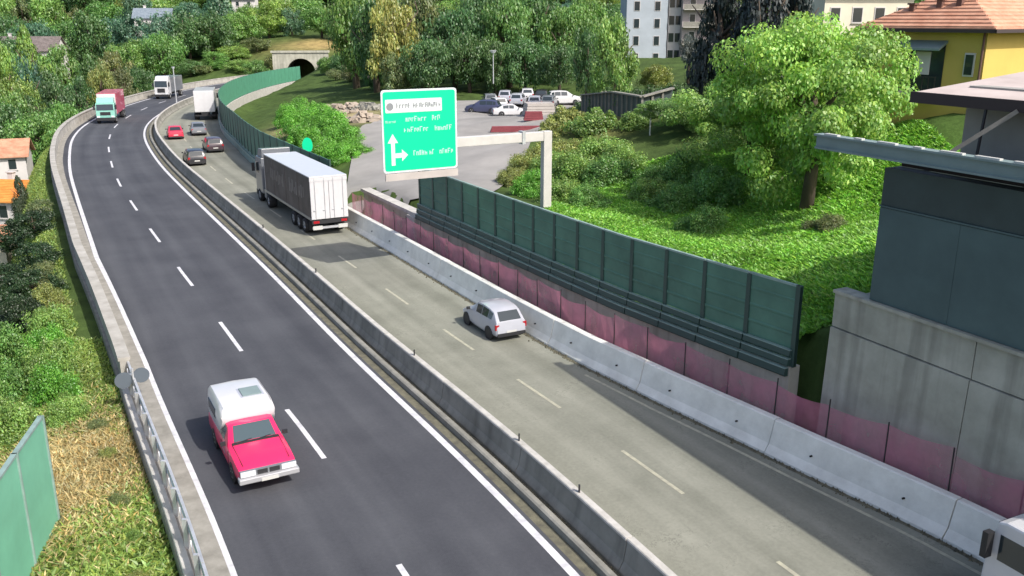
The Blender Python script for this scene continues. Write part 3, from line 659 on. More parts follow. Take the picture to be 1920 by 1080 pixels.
# outer side of the curve, rooted down in the valley
for k, (px, Y, pt, wd, c) in enumerate([(30,150,165,110,MG),(90,152,150,100,DG),(140,160,140,80,DG),(60,140,205,110,MG),(10,145,190,100,DG),(120,146,190,80,MG),(185,176,118,60,YG),(225,182,128,50,OL),
        (270,190,130,60,DG),(165,180,110,70,DG),(20,165,135,90,LG),(80,172,130,90,DG),(255,200,120,60,DG)]):
    tree_px(px, Y, pt, wd, ROUND, c, 'broadleaf tree in the valley outside the left parapet', 'valley trees outside the parapet', low=.04)
SHADE_GREEN = (.035, .075, .026)  # leaf green darkened to carry the deep shade on the slope
for k, (px, Y, pt, wd, c) in enumerate([(32,82,330,46,(.06,.085,.035)),(25,70,420,130,SHADE_GREEN),(70,64,470,100,SHADE_GREEN),(15,58,500,160,SHADE_GREEN),(75,54,520,110,SHADE_GREEN),(10,50,560,160,SHADE_GREEN),(70,48,590,110,SHADE_GREEN),(85,66,455,70,OL),(20,45,610,150,SHADE_GREEN),(60,44,650,90,SHADE_GREEN)]):
    tree_px(px, Y, pt, wd, CONE if k == 0 else ROUND, c, 'dark green tree on the slope below the near guardrail' if k else 'dark narrow conifer in front of the orange-roofed houses', 'slope trees below the road' if k else None, low=.03, name='broadleaf_tree' if k else 'conifer_tree')

for px, Y, pt, wd, c, p in [(612,200,105,50,MG,ROUND),(640,196,100,55,DG,ROUND),(668,190,92,60,MG,ROUND),(655,178,120,50,OL,ROUND),(690,176,110,55,DG,ROUND),(715,168,112,50,MG,ROUND),(628,186,128,40,OL,ROUND),
        (700,158,128,50,DG,ROUND),(735,152,120,50,MG,ROUND),(480,222,112,50,MG,ROUND),(520,230,95,50,OL,ROUND),(445,225,110,50,LG,ROUND),(410,228,118,45,MG,ROUND),(375,226,120,45,OL,ROUND)]:
    tree_px(px, Y, pt, wd, p, c, 'tree on the slope around the tunnel mouth', 'trees around the tunnel mouth', low=.0)
# shrubs
def shrub_px(px, py, rad, h, c, label, group, Z=None, protos=None):
    z = 2.8 if Z is None else Z
    p = survey(px, py, z)
    for _ in range(3): p = survey(px, py, tz(p.x, p.y) if Z is None else Z)
    return shrub(p.x, p.y, rad, h, c, label, group, protos=protos)
for k, (px, py, r_, h) in enumerate([(560,215,2.6,3.2),(590,235,2.8,3.4),(560,255,2.6,3.0),(610,265,2.6,3.0),(645,275,2.3,2.6),(600,295,2.2,2.6),(640,300,2.0,2.2),(668,290,1.8,1.9),(575,285,2.2,3.0),(625,250,2.4,2.8),(545,235,2.2,3.0)]):
    shrub_px(px, py, r_, h, CG, 'bright green shrub between the curved noise barrier and the car park', 'bright shrubs by the ramp', protos=NEARS)
for k, (px, py, r_, h, c) in enumerate([(1060,240,2.4,2.8,YG),(1110,245,2.6,2.8,LG),(1150,260,2.4,2.6,LG),(1020,290,2.0,2.4,YG),(1070,285,2.4,3.0,YG),(1120,300,2.6,3.0,LG),(1170,300,2.2,2.4,LG),
        (985,330,1.7,2.2,YG),(1030,335,2.1,2.6,LG),(1080,345,2.4,2.8,LG),(1140,345,2.2,2.4,MG),(1000,365,1.7,2.0,CG),(1050,378,1.7,2.0,LG),(1100,385,1.7,1.6,MG),(960,345,1.3,1.6,YG),(1190,235,1.8,1.8,LG),(1030,255,1.6,1.8,YG)]):
    shrub_px(px, py, r_, h, c, 'leafy shrub on the bank right of the car park', 'shrubs on the bank', protos=NEARS if py > 280 else SHRUB)
for k, (px, py, r_, h, c) in enumerate([(1270,280,1.8,2.0,MG),(1330,290,1.8,1.8,MG),(1230,290,1.8,2.0,LG),(1560,330,1.4,1.0,OL),(1290,250,2.2,2.8,MG),(1350,255,2.4,3.0,MG),(1230,262,1.8,2.0,MG)]):
    shrub_px(px, py, r_, h, c, 'green shrub at the back edge of the meadow', 'shrubs behind the meadow', protos=NEARS)
for k, (s, o, r_, h, c) in enumerate([(56,-11.3,1.0,1.5,OL),(52,-11.4,1.2,1.9,YG),(48,-11.5,1.3,2.1,LG),(45,-11.6,1.2,2.0,CG),(42,-11.6,1.3,2.2,LG),(39,-11.5,1.2,2.0,CG),(36.5,-11.2,.9,1.4,LG),(47,-13.6,1.6,2.6,MG),(42,-13.8,1.7,2.6,MG),(37,-13.4,1.5,2.0,LG),(34,-14.5,1.3,1.2,LG),(32,-16,1.3,1.1,YG),(35,-17,1.6,1.6,MG),(60,-11.5,1.0,1.4,OL),(35,-10.3,.45,.7,OL),(32.5,-10.2,.4,.6,YG),(29,-10.2,.45,.6,OL),(26.5,-10.1,.35,.5,LG),(24,-10.2,.45,.6,YG),(21.5,-10.1,.4,.5,LG)]):
    p = rp(s, o); shrub(p.x, p.y, r_, h, c, 'yellow-green bush climbing over the guardrail on the left verge', 'verge bushes', protos=NEARS, z=max(tz(p.x, p.y), -1.6))

# grass and weeds: nobody could count the blades
def grass_patch(name, label, pts, size, colr, seed, wide=.3, tintv=.25):
    """upright bent blades, three corners each side of a fold"""
    rg = np.random.default_rng(seed); n = len(pts); z = terrain(pts[:, 0], pts[:, 1])
    h = (size*rg.uniform(.5, 1.5, n))[:, None]; a = rg.uniform(0, 6.283, n); sd = np.c_[np.cos(a), np.sin(a), np.zeros(n)]*h*wide
    ln = np.c_[rg.normal(size=(n, 2))*.45, np.ones(n)]; base = np.c_[pts, z-.03]
    mid = base+ln*h*.6; tip = base+ln*h*np.array([1.7, 1.7, 1.0])
    v = np.stack([base-sd*.3, mid-sd, tip, mid+sd*.9], 1).reshape(-1, 3)
    me = bpy.data.meshes.new(name); me.vertices.add(4*n); me.vertices.foreach_set('co', v.astype(np.float32).ravel())
    me.loops.add(4*n); me.loops.foreach_set('vertex_index', np.arange(4*n, dtype=np.int32))
    me.polygons.add(n); me.polygons.foreach_set('loop_start', np.arange(0, 4*n, 4, dtype=np.int32)); me.polygons.foreach_set('loop_total', np.full(n, 4, np.int32))
    me.update(calc_edges=True); me.validate()
    pc = .82+.36*(.5+.5*np.sin(pts[:, 0]*1.1+np.sin(pts[:, 1]*.7))*np.cos(pts[:, 1]*.9))
    attr(me, 'tint', np.repeat(np.c_[np.clip(tints(rg, n, rg.uniform(1-tintv, 1+tintv, n)*pc), .3, 2), np.ones(n)], 4, axis=0)); me.materials.append(M['grass'])
    o = put(name, me); o.color = (*colr, 1); return tag(o, label, 'grass', kind='stuff')
rg = np.random.default_rng(5)
q = np.c_[rg.uniform(2, 24, 260000), rg.uniform(29, 66, 260000)]; s_, o_ = road_so(q[:, 0], q[:, 1])
q = q[(o_ > RO[s_.astype(int)]+3.0) & (q[:, 1] > 30+.35*(q[:, 0]-8))]
grass_patch('meadow_grass', 'bright green tall weeds and grass filling the sloping meadow', q, .17, (.25, .51, .065), 1)
q = np.c_[rg.uniform(-30, -8, 320000), rg.uniform(12, 40, 320000)]
qs = rg.uniform(30, 120, 60000); qo = -10.4-np.abs(rg.normal(0, 3.5, 60000)); qi = qs.astype(int); q = np.vstack([q, C[qi]+Tn[qi]*(qs-qi)[:, None]+Nn[qi]*qo[:, None]])
s_, o_ = road_so(q[:, 0], q[:, 1]); q = q[o_ < LO[s_.astype(int)]-1.25]
dry = np.exp(-((q[:, 0]+14.8)/3.0)**2-((q[:, 1]-27.0)/4.6)**2)
pick = rg.uniform(0, 1, len(q)) < dry*1.4
grass_patch('dry_grass', 'dry straw-coloured grass on the left verge behind the green panel', q[pick], .17, (.55, .45, .2), 2, .12)
grass_patch('verge_grass', 'green weeds and grass covering the left verge', q[~pick], .15, (.26, .37, .08), 3, .22)

# ------------------------------------------------------------------ dark building above the tall retaining wall on the right
BA = Vector((11.42, 26.12, 0)); BRZ = math.atan2(-.893, .45)
tw_ = empty('tall_retaining_wall', BA, BRZ, label='tall grey concrete retaining wall under the dark building at the right edge', cat='wall')
for k in range(6):
    x0 = -2.3+5.2*k; mb = MB(); mb.hexa([(x0, -.05, -.3), (x0+5.17, -.05, -.3), (x0+5.17, .6, -.3), (x0, .6, -.3), (x0, .10, 4.26), (x0+5.17, .10, 4.26), (x0+5.17, .6, 4.26), (x0, .6, 4.26)]); mb.build('lower_panel', M['conc_wall'], tw_)
    mb = MB(); mb.box(x0, x0+5.17, .16, .6, 4.3, 5.45); mb.build('upper_panel', M['conc_wall'], tw_)
mb = MB(); mb.box(-2.3, 28.6, .3, .6, 4.24, 4.32); mb.build('joint', M['dirt'], tw_)
mb = MB(); mb.box(-2.3, 28.6, .05, .65, 5.45, 5.55); mb.build('coping', M['conc_wall'], tw_)
mb = MB(); mb.box(-2.32, -1.9, .62, 9, -.3, 5.2); mb.build('return_wall', M['conc_wall'], tw_)
db = empty('dark_building', BA+Vector((0, 0, 5)), BRZ, label='dark slate-clad building with a green-grey gutter edge above the tall wall', cat='building')
def dbp(name, m, boxes, parent=None):
    mb = MB()
    for b in boxes: mb.box(b[0], b[1], b[2], b[3], b[4]-5, b[5]-5)
    return mb.build(name, m, parent or db)
dbp('wall', M['facade_darker'], [(-.95, 28, .66, 11, 5.2, 9.7), (-.95, 28, .215, .655, 8.58, 9.7)])
for k in range(10): dbp('cladding_panel', M['facade_dark'], [(-.95+2.8*k, 1.84+2.8*k, .20, .63, 5.57, 8.5)])
dbp('ledge', M['facade_dark'], [(-.97, 28, .17, .6, 8.52, 8.57)])
dbp('gutter_fascia', M['gutter'], [(-3.3, 28, -.30, -.1, 10.08, 10.42), (-3.35, 28, -.38, .0, 10.42, 10.48), (-3.3, 28, -.36, -.08, 10.02, 10.08)])
dbp('roof', M['fascia'], [(-3.25, 28, -.1, .9, 10.0, 10.06), (-.95, 28, .9, 11, 9.70, 9.80)])
for k in range(22): dbp('clip', M['plate'], [(-3.0+1.1*k+rnd.uniform(-.2, .2), -2.7+1.1*k+rnd.uniform(-.1, .3), -.34, -.2, 10.482, 10.53)])
# low penthouse on its roof
ph = empty('penthouse', BA+Vector((0, 0, 9.8)), BRZ, label='low roof-top structure with pale pinkish pitched roof and a diagonal brace', cat='building')
def php(name, m, mb): return mb.build(name, m, ph)
mb = MB(); mb.box(-.9, 28, 3.4, 9.5, 0, 2.2); php('wall', M['render_tan'], mb)
for k in range(5): mb = MB(); mb.box(5.6+4.4*k, 8.6+4.4*k, 3.33, 3.39, .75, 1.75); php('window', M['glass_pale'], mb)
mb = MB(); mb.hexa([(-1.7, 1.9, 1.88), (28, 1.9, 1.88), (28, 11, 2.75), (-1.7, 11, 2.75), (-1.7, 1.9, 2.0), (28, 1.9, 2.0), (28, 11, 2.87), (-1.7, 11, 2.87)]); php('roof', M['roof_pink'], mb)
mb = MB(); mb.box(-1.7, 28, 1.80, 1.89, 1.70, 2.03); php('fascia', M['fascia'], mb)
mb = MB(); mb.bar((.3, .9, .25), (1.9, 1.8, 1.75), .12); php('brace', M['timber'], mb)
for x in (.9, 4.6, 9): mb = MB(); mb.bar((x, 1.7, 0), (x, 1.85, 1.72), .06); php('post', M['black'], mb)
for k, (x, y) in enumerate([(3.6, .9), (5.0, .8), (5.8, .9)]):
    o = put('potted_shrub', SHRUB[k % 4], None, BA+Matrix.Rotation(BRZ, 3, 'Z')@Vector((x, y, 0))+Vector((0, 0, 9.76))); o.scale = (.45, .45, .55); o.color = (.05, .08, .05, 1)
    tag(o, 'small dark plant behind the gutter of the dark building', 'plant', 'plants on the roof terrace')

# ------------------------------------------------------------------ houses
def wall_windows(root, wall_len, h, y, cols, rows, z0, w_, hh, frame, pane, flip=1, sill=True):
    for r_ in range(rows):
        for c_ in range(cols):
            x = (c_+.5)/cols*wall_len-wall_len/2; z = z0+r_*3.0
            mb = MB(); mb.box(x-w_/2-.09, x+w_/2+.09, y-.05*flip, y+.03*flip, z-.09, z+hh+.09); f = mb.build('window', frame, root)
            mb = MB(); mb.box(x-w_/2, x+w_/2, y-.07*flip, y-.02*flip, z, z+hh); mb.build('pane', pane, f)
            if sill: mb = MB(); mb.box(x-w_/2-.15, x+w_/2+.15, y-.16*flip, y-.05*flip, z-.16, z-.10); mb.build('sill', M['conc_cap'], f)
def gable_house(name, label, loc, rz, W, D, h, rh, wall, roof, cols=2, rows=1, over=.5, chim=1, group=None, z0=1.0):
    r_ = empty(name, loc, rz, label=label, cat='house', group=group)
    mb = MB(); mb.box(-W/2, W/2, -D/2, D/2, -4, h); mb.prism([(-W/2, h), (0, h+rh), (W/2, h)], -D/2+.001, D/2-.001) if False else None
    mb.build('wall', wall, r_)
    mb = MB(); i = len(mb.v); mb.v += [(-W/2, -D/2, h), (-W/2, D/2, h), (-W/2, 0, h+rh), (W/2, -D/2, h), (W/2, D/2, h), (W/2, 0, h+rh)]; mb.f += [(0, 2, 1), (3, 4, 5), (0, 1, 4, 3)]; mb.build('gable', wall, r_)
    roof_o = None
    for sgn in (-1, 1):
        mb = MB(); e = over*rh/(D/2); y1 = sgn*(D/2+over); n = 14
        a0 = [(-W/2-over, y1, h-e+.05), (W/2+over, y1, h-e+.05), (W/2+over, 0, h+rh+.05), (-W/2-over, 0, h+rh+.05)]
        mb.hexa(a0+[(x, y, z+.14) for x, y, z in a0]); o = mb.build('roof', roof, r_); roof_o = o
        mb = MB()                                         # courses of tiles standing proud
        for k in range(n):
            t = (k+.5)/n; y = y1*(1-t); z = (h-e+.19)+(rh+e)*t; mb.bar((-W/2-over, y, z+.01), (W/2+over, y, z+.01), .10, .05)
        mb.build('tile_course', roof, o)
    for k in range(chim):
        mb = MB(); x = -W/4+W/2*k; mb.box(x-.3, x+.3, .6, 1.2, h+rh*.4, h+rh+.8); mb.box(x-.4, x+.4, .5, 1.3, h+rh+.8, h+rh+.92); mb.build('chimney', wall, roof_o)
    wall_windows(r_, W, h, -D/2, cols, rows, z0, .9, 1.3, M['render_white'], M['glass'])
    return r_
# yellow house: corner towards the road, hipped orange roof
YK = Vector((26.3, 52, 0)); yz = 9.6
dL = Vector((-.6, .8, 0)); dR = Vector((.8, .6, 0)); LL, LR, YH = 7.0, 14.0, 13.35-yz
yh = empty('yellow_house', YK+Vector((0, 0, yz)), math.atan2(.6, .8), label='yellow rendered house with orange hipped tile roof at the top right', cat='house')
mb = MB(); mb.box(0, LR, 0, LL, -3, YH); mb.build('wall', M['render_yellow'], yh)
ov, rh = .75, 2.4
e0 = [(-ov, -ov), (LR+ov, -ov), (LR+ov, LL+ov), (-ov, LL+ov)]; rx0, rx1 = LL/2, LR-LL/2
zr = YH-.05
def slope(pts, name='roof'):
    mb = MB(); i = len(mb.v); mb.v += [tuple(p) for p in pts]+[(p[0], p[1], p[2]+.16) for p in pts]; n = len(pts)
    mb.f += [tuple(range(n))[::-1], tuple(range(n, 2*n))]+[(k, (k+1) % n, n+(k+1) % n, n+k) for k in range(n)]
    o = mb.build(name, M['tile_orange'], yh); return o
A_, B_, C_, D_ = [(x, y, zr) for x, y in e0]; P_, Q_ = (rx0, LL/2, zr+rh), (rx1, LL/2, zr+rh)
rfs = [slope([A_, B_, Q_, P_]), slope([C_, D_, P_, Q_]), slope([D_, A_, P_]), slope([B_, C_, Q_])]
def courses(o, a, b, p, q, n):                           # raised tile rows from eave a-b to ridge p-q
    mb = MB(); a, b, p, q = [Vector(v)+Vector((0, 0, .165)) for v in (a, b, p, q)]
    for k in range(n): t = (k+.3)/n; mb.bar(a.lerp(p, t), b.lerp(q, t), .12, .06)
    mb.build('tile_course', M['tile_orange'], o)
courses(rfs[0], A_, B_, P_, Q_, 12); courses(rfs[2], D_, A_, P_, P_, 12)
for k, (x, y) in enumerate([(1.0, 5.2), (1.35, 3.7), (1.5, 2.6)]):
    z = zr+rh*x/(rx0); mb = MB(); mb.box(x-.16, x+.16, y-.16, y+.16, z-.3, z+.75); mb.box(x-.24, x+.24, y-.24, y+.24, z+.75, z+.85); mb.build('vent_pipe', M['shutter'], rfs[2])
mb = MB(); mb.box(-ov-.1, -ov+.02, -ov-.1, LL+ov, zr-.10, zr+.10); mb.box(-ov-.1, LR+ov, -ov-.12, -ov, zr-.10, zr+.10); mb.build('gutter', M['fascia'], yh)
mb = MB(); mb.tube([(-.12, .12, -2), (-.12, .12, zr)], .07, 8); mb.build('drain_pipe', M['shutter'], yh)
mb = MB(); mb.box(-.08, .02, .50, 1.10, 1.2, 2.5); f = mb.build('window', M['render_white'], yh)
mb = MB(); mb.box(-.12, -.06, .58, 1.02, 1.3, 2.4); mb.build('pane', M['glass'], f)
mb = MB(); mb.box(-.05, .03, 2.3, 4.9, .2, 2.9); f = mb.build('balcony_door', M['glass'], yh)
mb = MB(); mb.box(-.10, -.04, 3.1, 4.0, 1.2, 2.5); mb.build('curtain', M['render_white'], f)
mb = MB(); mb.hexa([(-.9, 2.2, 2.6), (0, 2.2, 3.0), (0, 5.1, 3.0), (-.9, 5.1, 2.6), (-.9, 2.2, 2.72), (0, 2.2, 3.15), (0, 5.1, 3.15), (-.9, 5.1, 2.72)]); mb.build('awning', M['gutter'], yh)
mb = MB(); mb.box(-1.1, 0, 2.1, 5.2, .0, .2); b_ = mb.build('balcony', M['render_cream'], yh)
for k in range(9): mb = MB(); mb.bar((-1.05, 2.15+.37*k, .2), (-1.05, 2.15+.37*k, 1.1), .05); mb.build('baluster', M['black'], b_)
mb = MB(); mb.bar((-1.05, 2.1, 1.13), (-1.05, 5.2, 1.13), .07); mb.build('hand_rail', M['black'], b_)

def apartment(name, label, px0, px1, py, Y, floors, wall, D=10, balc=True, rz=0.0):
    a = survey_y(px0, py, Y); b = survey_y(px1, py, Y); W = (b-a).length; c = (a+b)/2; z = a.z-1.5
    r_ = empty(name, (c.x, Y+D/2, z), rz, label=label, cat='building')
    mb = MB(); mb.box(-W/2, W/2, -D/2, D/2, -3, floors*3+1); mb.build('wall', wall, r_)
    mb = MB(); mb.box(-W/2-.3, W/2+.3, -D/2-.3, D/2+.3, floors*3+1, floors*3+1.3); mb.build('roof_slab', M['conc_cap'], r_)
    n = max(2, int(W/3))
    for k in range(floors):
        for c_ in range(n):
            x = -W/2+(c_+.5)*W/n; z0 = 1+3*k
            mb = MB(); mb.box(x-.55, x+.55, -D/2-.06, -D/2+.04, z0, z0+1.7); f = mb.build('window', M['render_white'], r_)
            mb = MB(); mb.box(x-.46, x+.46, -D/2-.09, -D/2-.04, z0+.08, z0+1.62); mb.build('pane', M['glass'], f)
        if balc:
            mb = MB(); mb.box(-W/2, W/2, -D/2-1.3, -D/2, 3*k+.35, 3*k+.5); b_ = mb.build('balcony', M['conc_cap'], r_)
            mb = MB(); mb.box(-W/2, W/2, -D/2-1.3, -D/2-1.22, 3*k+.5, 3*k+1.35); mb.build('balustrade', M['timber'], b_)
    return r_
apartment('apartment_block', 'grey apartment block with dark window openings behind the pale upright tree', 1172, 1248, 112, 170, 7, M['render_grey'], balc=False)
apartment('apartment_block', 'narrow white stair tower beside the grey apartment block', 1250, 1274, 106, 171, 7, M['render_white'], D=6, balc=False)
apartment('apartment_block', 'apartment block with stacked brown balconies left of the dark conifers', 1276, 1350, 104, 169, 7, M['render_taupe'])
def house_px(px, py, Y, rz, W, D, h, rh, wall, roof, label, **k):
    p = survey_y(px, py, Y); return gable_house('house', label, (p.x, Y, p.z), rz, W, D, h, rh, wall, roof, **k)
house_px(1590, 60, 96, .1, 9, 8, 3.6, 1.8, M['render_cream'], M['tile_orange'], 'cream house with brown shutters behind the top of the large tree', cols=4)
house_px(725, 112, 168, .5, 6, 5, 2.2, 1.6, M['render_pink'], M['slate'], 'small pink house with blue-grey roof above the shrubs left of the sign')
house_px(8, 326, 122, .35, 6.5, 6, 2.8, 1.7, M['render_white'], M['tile_orange'], 'white house with red roof at the left edge below the road')
house_px(46, 414, 98, -.15, 5.6, 6, 2.9, 1.5, M['render_white'], M['tile_bright'], 'white house with bright orange roof right outside the left parapet', cols=3)
house_px(0, 500, 74, .2, 2.6, 4, 2.6, .8, M['render_cream'], M['tile_orange'], 'pale yellow house with orange roof among dark trees at the left edge', cols=1)
house_px(55, 118, 232, .1, 16, 8, 3.2, 3.0, M['render_white'], M['tile_dark'], 'long white house with dark roof on the far left hillside', cols=5)
house_px(22, 135, 222, -.2, 12, 8, 3, 2.6, M['render_grey'], M['tile_dark'], 'grey house with dark roof at the left edge of the far village', cols=4)
house_px(292, 62, 252, .2, 9, 7, 4, 2.2, M['render_white'], M['slate'], 'small white house with slate roof in the far wood', cols=3)
house_px(462, 36, 300, .1, 7, 7, 6, 2.0, M['render_white'], M['slate'], 'tall white house half hidden by trees above the tunnel', cols=2, rows=2)

# ------------------------------------------------------------------ tunnel mouth
tp = survey(566, 150, 0); td = Vector((-.12, .99, 0))
tun = empty('tunnel_portal', tp, math.atan2(td.y, td.x)-math.pi/2, label='concrete tunnel mouth with dark arch at the end of the right carriageway', cat='tunnel')
mb = MB(); n = 18; ra, hw, ht = 3.3, 6.4, 6.2
arc = [(-ra, 0)]+[(ra*math.cos(math.pi*(1-k/n)), 1.6+ra*math.sin(math.pi*(1-k/n))) for k in range(n+1)]+[(ra, 0)]
outl = [(-hw, 0)]+[(max(-hw, min(hw, -hw+2*hw*k/n*1.0)), ht) for k in range(n+1)]+[(hw, 0)]
for k in range(len(arc)-1):
    for y0, y1 in ((0, .6),):
        a, b, c, d = arc[k], arc[k+1], outl[k+1], outl[k]
        mb.hexa([(a[0], y0, a[1]), (b[0], y0, b[1]), (b[0], y1, b[1]), (a[0], y1, a[1]), (d[0], y0, d[1]), (c[0], y0, c[1]), (c[0], y1, c[1]), (d[0], y1, d[1])])
mb.build('face', M['conc_wall'], tun)
mb = MB()
for k in range(len(arc)-1):
    a, b = arc[k], arc[k+1]; mb.quad((a[0], .3, a[1]), (b[0], .3, b[1]), (b[0], 25, b[1]), (a[0], 25, a[1]))
mb.quad((-ra, 25, 0), (ra, 25, 0), (ra, 25, 6.2), (-ra, 25, 6.2)); mb.build('lining', M['conc_old'], tun)
mb = MB(); mb.box(-hw-.3, hw+.3, -.25, .8, ht, ht+.45); mb.build('coping', M['conc_wall'], tun)
mb = MB(); mb.box(hw, hw+11, -.2, .5, -.5, 4.2); mb.build('wing_wall', M['conc_wall'], tun)

# ------------------------------------------------------------------ car park and what stands in it
mb = MB(); yy = np.arange(61, 129, 2.0); n = 12
for y in yy:
    x0 = float(np.interp(y, [61, 66, 70, 95, 127], [-9, -12, -13, -16, -14])); x1 = float(np.interp(y, [61, 66, 80, 95, 110, 129], [-1.5, 0, 2, 4, 6, 11]))
    xx = np.linspace(x0, x1, n); zz = terrain(xx, np.full(n, y))+.12
    mb.v += [(float(a), float(y), float(b)) for a, b in zip(xx, zz)]
for q in range(len(yy)-1):
    for k in range(n-1): a = q*n+k; mb.f.append((a, a+1, a+n+1, a+n))
tag(mb.build('car_park', M['lot'], None, True), kind='structure')
rb = random.Random(11)
def heap(name, label, px, py, rad, h, m):
    p = survey(px, py, 2.6); mb = MB()
    for k in range(110):
        a = rb.uniform(0, 6.28); t = rb.uniform(0, 1)**.6; q = Vector((rad*t*math.cos(a)*1.3, rad*t*math.sin(a)*.8, h*(1-t)**1.2*rb.uniform(.2, 1)+.1)); sz = rb.uniform(.12, .42)
        R3 = Matrix.Rotation(rb.uniform(0, 6), 3, 'Z')@Matrix.Rotation(rb.uniform(-.9, .9), 3, 'X'); e = (sz*rb.uniform(.6, 1.8), sz, sz*rb.uniform(.3, .8))
        mb.hexa([q+R3@Vector((x*e[0], y*e[1], z*e[2])) for z in (-1, 1) for x, y in ((-1, -1), (1, -1), (1, 1), (-1, 1))])
    o = mb.build(name, m); o.location = (p.x, p.y, tz(p.x, p.y)); return tag(o, label, 'heap')
heap('rubble_heap', 'beige rubble heap beside the left edge of the green sign', 683, 228, 2.2, .9, M['rubble'])
heap('earth_heap', 'ochre earth heap behind the bright green shrubs', 640, 205, 3.6, 1.3, M['rubble'])
heap('rubble_heap', 'small dark grey rubble heap at the left foot of the sign', 690, 205, 1.8, .8, M['conc_old'])
def boards(name, label, px, py, sz, m, rz, cat):
    p = survey(px, py, 3.05); r_ = empty(name, (p.x, p.y, tz(p.x, p.y)+.1), rz, label=label, cat=cat)
    for k in range(4): mb = MB(); mb.box(-sz[0]/2+.05*k, sz[0]/2-.04*k, -sz[1]/2, sz[1]/2, sz[2]*k/4, sz[2]*(k+.9)/4); mb.build('board', m, r_)
boards('board_stack', 'stack of pale boards behind the sign arm', 1010, 230, (3.2, 2.0, 1.3), M['board'], .2, 'boards')
boards('red_barrier_boards', 'long low dark red boards lying along the lot above the sign arm', 972, 248, (5.6, .5, .55), M['red_board'], .12, 'boards')
boards('red_barrier_boards', 'short taller dark red boards beside the bank', 1000, 240, (2.0, .6, .9), M['red_board'], .1, 'boards')
# slatted fence round the terrace hedge
def slat_fence(name, label, pts, h, m, gap=.9):
    p0 = Vector((*pts[0], tz(*pts[0]))); r_ = empty(name, p0, label=label, cat='fence')
    for (a, b) in zip(pts[:-1], pts[1:]):
        L_ = math.dist(a, b); n = int(L_/gap)
        for k in range(n):
            t = k/n; x = a[0]+(b[0]-a[0])*t; y = a[1]+(b[1]-a[1])*t; z = tz(x, y)
            mb = MB(); mb.box(x-.09, x+.09, y-.05, y+.05, z-.2, z+h); o = mb.build('slat', m, r_); o.location = -p0
        za, zb = tz(*a), tz(*b); mb = MB(); mb.bar((a[0], a[1], za+h+.05), (b[0], b[1], zb+h+.05), .5, .12); o = mb.build('top_rail', M['timber'], r_); o.location = -p0
        mb = MB(); mb.hexa([(a[0], a[1]+.12, za-.5), (b[0], b[1]+.12, zb-.5), (b[0], b[1]+.3, zb-.5), (a[0], a[1]+.3, za-.5), (a[0], a[1]+.12, za+h), (b[0], b[1]+.12, zb+h), (b[0], b[1]+.3, zb+h), (a[0], a[1]+.3, za+h)]); o = mb.build('backing', M['facade_darker'], r_); o.location = -p0
fp = [(survey_y(px, 170, Y).x, Y) for px, Y in ((1092, 92), (1150, 84), (1205, 78), (1262, 79))]
slat_fence('hedge_fence', 'dark fence with pale slats round the terrace below the pale upright tree', fp, 2.0, M['timber'])
for k, (px, Y) in enumerate([(1105, 94), (1130, 90), (1155, 87), (1180, 84), (1205, 82), (1232, 82), (1258, 82), (1285, 82)]):
    x_ = survey_y(px, 170, Y).x; shrub(x_, Y, 1.7, 2.6, (.10, .19, .06), 'clipped green hedge plant behind the slatted terrace fence', 'terrace hedge', name='hedge_plant')
def pole(name, label, px, py0, py1, Y, r0, m, cat, lampw=None):
    b = survey_y(px, py0, Y); t = survey_y(px, py1, Y); r_ = empty(name, b, label=label, cat=cat)
    mb = MB(); mb.tube([(0, 0, -.5), (0, 0, t.z-b.z)], [r0, r0*.7], 8); mb.build('shaft', m, r_)
    if lampw: mb = MB(); mb.tube([(0, 0, t.z-b.z-.1), (0, 0, t.z-b.z+.25)], [lampw*.5, lampw], 10); mb.build('lamp_head', M['sign_white'], r_)
pole('fence_post', 'pale pole standing in front of the terrace fence', 1219, 242, 196, 73, .07, M['plate'], 'post')
pole('street_lamp', 'white garden lamp in front of the dark wood behind the sign', 925, 150, 98, 128, .08, M['galv'], 'lamp', .5)
pole('street_lamp', 'grey lamp pole at the outer curve above the white truck', 331, 190, 128, 158, .12, M['galv'], 'lamp', .3)
p = survey_y(578, 300, 84); r_ = empty('round_sign', (p.x, 84, tz(p.x, 84)), .3, label='small round-topped green sign in front of the bright shrubs', cat='sign')
zt = survey_y(578, 262, 84).z-r_.location.z
mb = MB(); mb.tube([(0, 0, -.3), (0, 0, zt)], .05, 8); mb.build('post', M['galv'], r_)
mb = MB(); mb.prism([(.48*math.cos(a), zt-.5+.72*math.sin(a)) for a in [6.283*k/16 for k in range(16)]], -.1, -.06); mb.build('panel', M['sign_green'], r_)

# ------------------------------------------------------------------ direction sign on its cantilever
SC = Vector((-5.1, 49.9, 0)); srz = math.atan2(.48, .87)
gs = empty('direction_sign', SC+Vector((.87*8.2, .48*8.2, 0)), srz, label='big green motorway direction sign on a white cantilever post', cat='sign')
gx = -8.2; gz0 = tz(gs.location.x, gs.location.y)
mb = MB(); mb.box(-.28, .28, -.2, .2, gz0-.4, 7.62); mb.build('post', M['steel_white'], gs, bevel=.03)
mb = MB(); mb.box(gx-1.8, -.29, -.18, .18, 7.05, 7.60); mb.build('arm', M['steel_white'], gs, bevel=.03)
mb = MB(); mb.box(-1.75, -1.55, -.24, .24, 6.95, 7.70); mb.build('flange', M['galv'], gs)
for x in (gx-1.5, gx, gx+1.5): mb = MB(); mb.box(x-.06, x+.06, -.3, -.19, 5.8, 10.2); mb.build('bracket', M['galv'], gs)
def rrect(x0, x1, z0, z1, r, n=5):
    out = []
    for cx, cz, a0 in ((x1-r, z1-r, 0), (x0+r, z1-r, 90), (x0+r, z0+r, 180), (x1-r, z0+r, 270)):
        out += [(cx+r*math.cos(R(a0+90*k/n)), cz+r*math.sin(R(a0+90*k/n))) for k in range(n+1)]
    return out
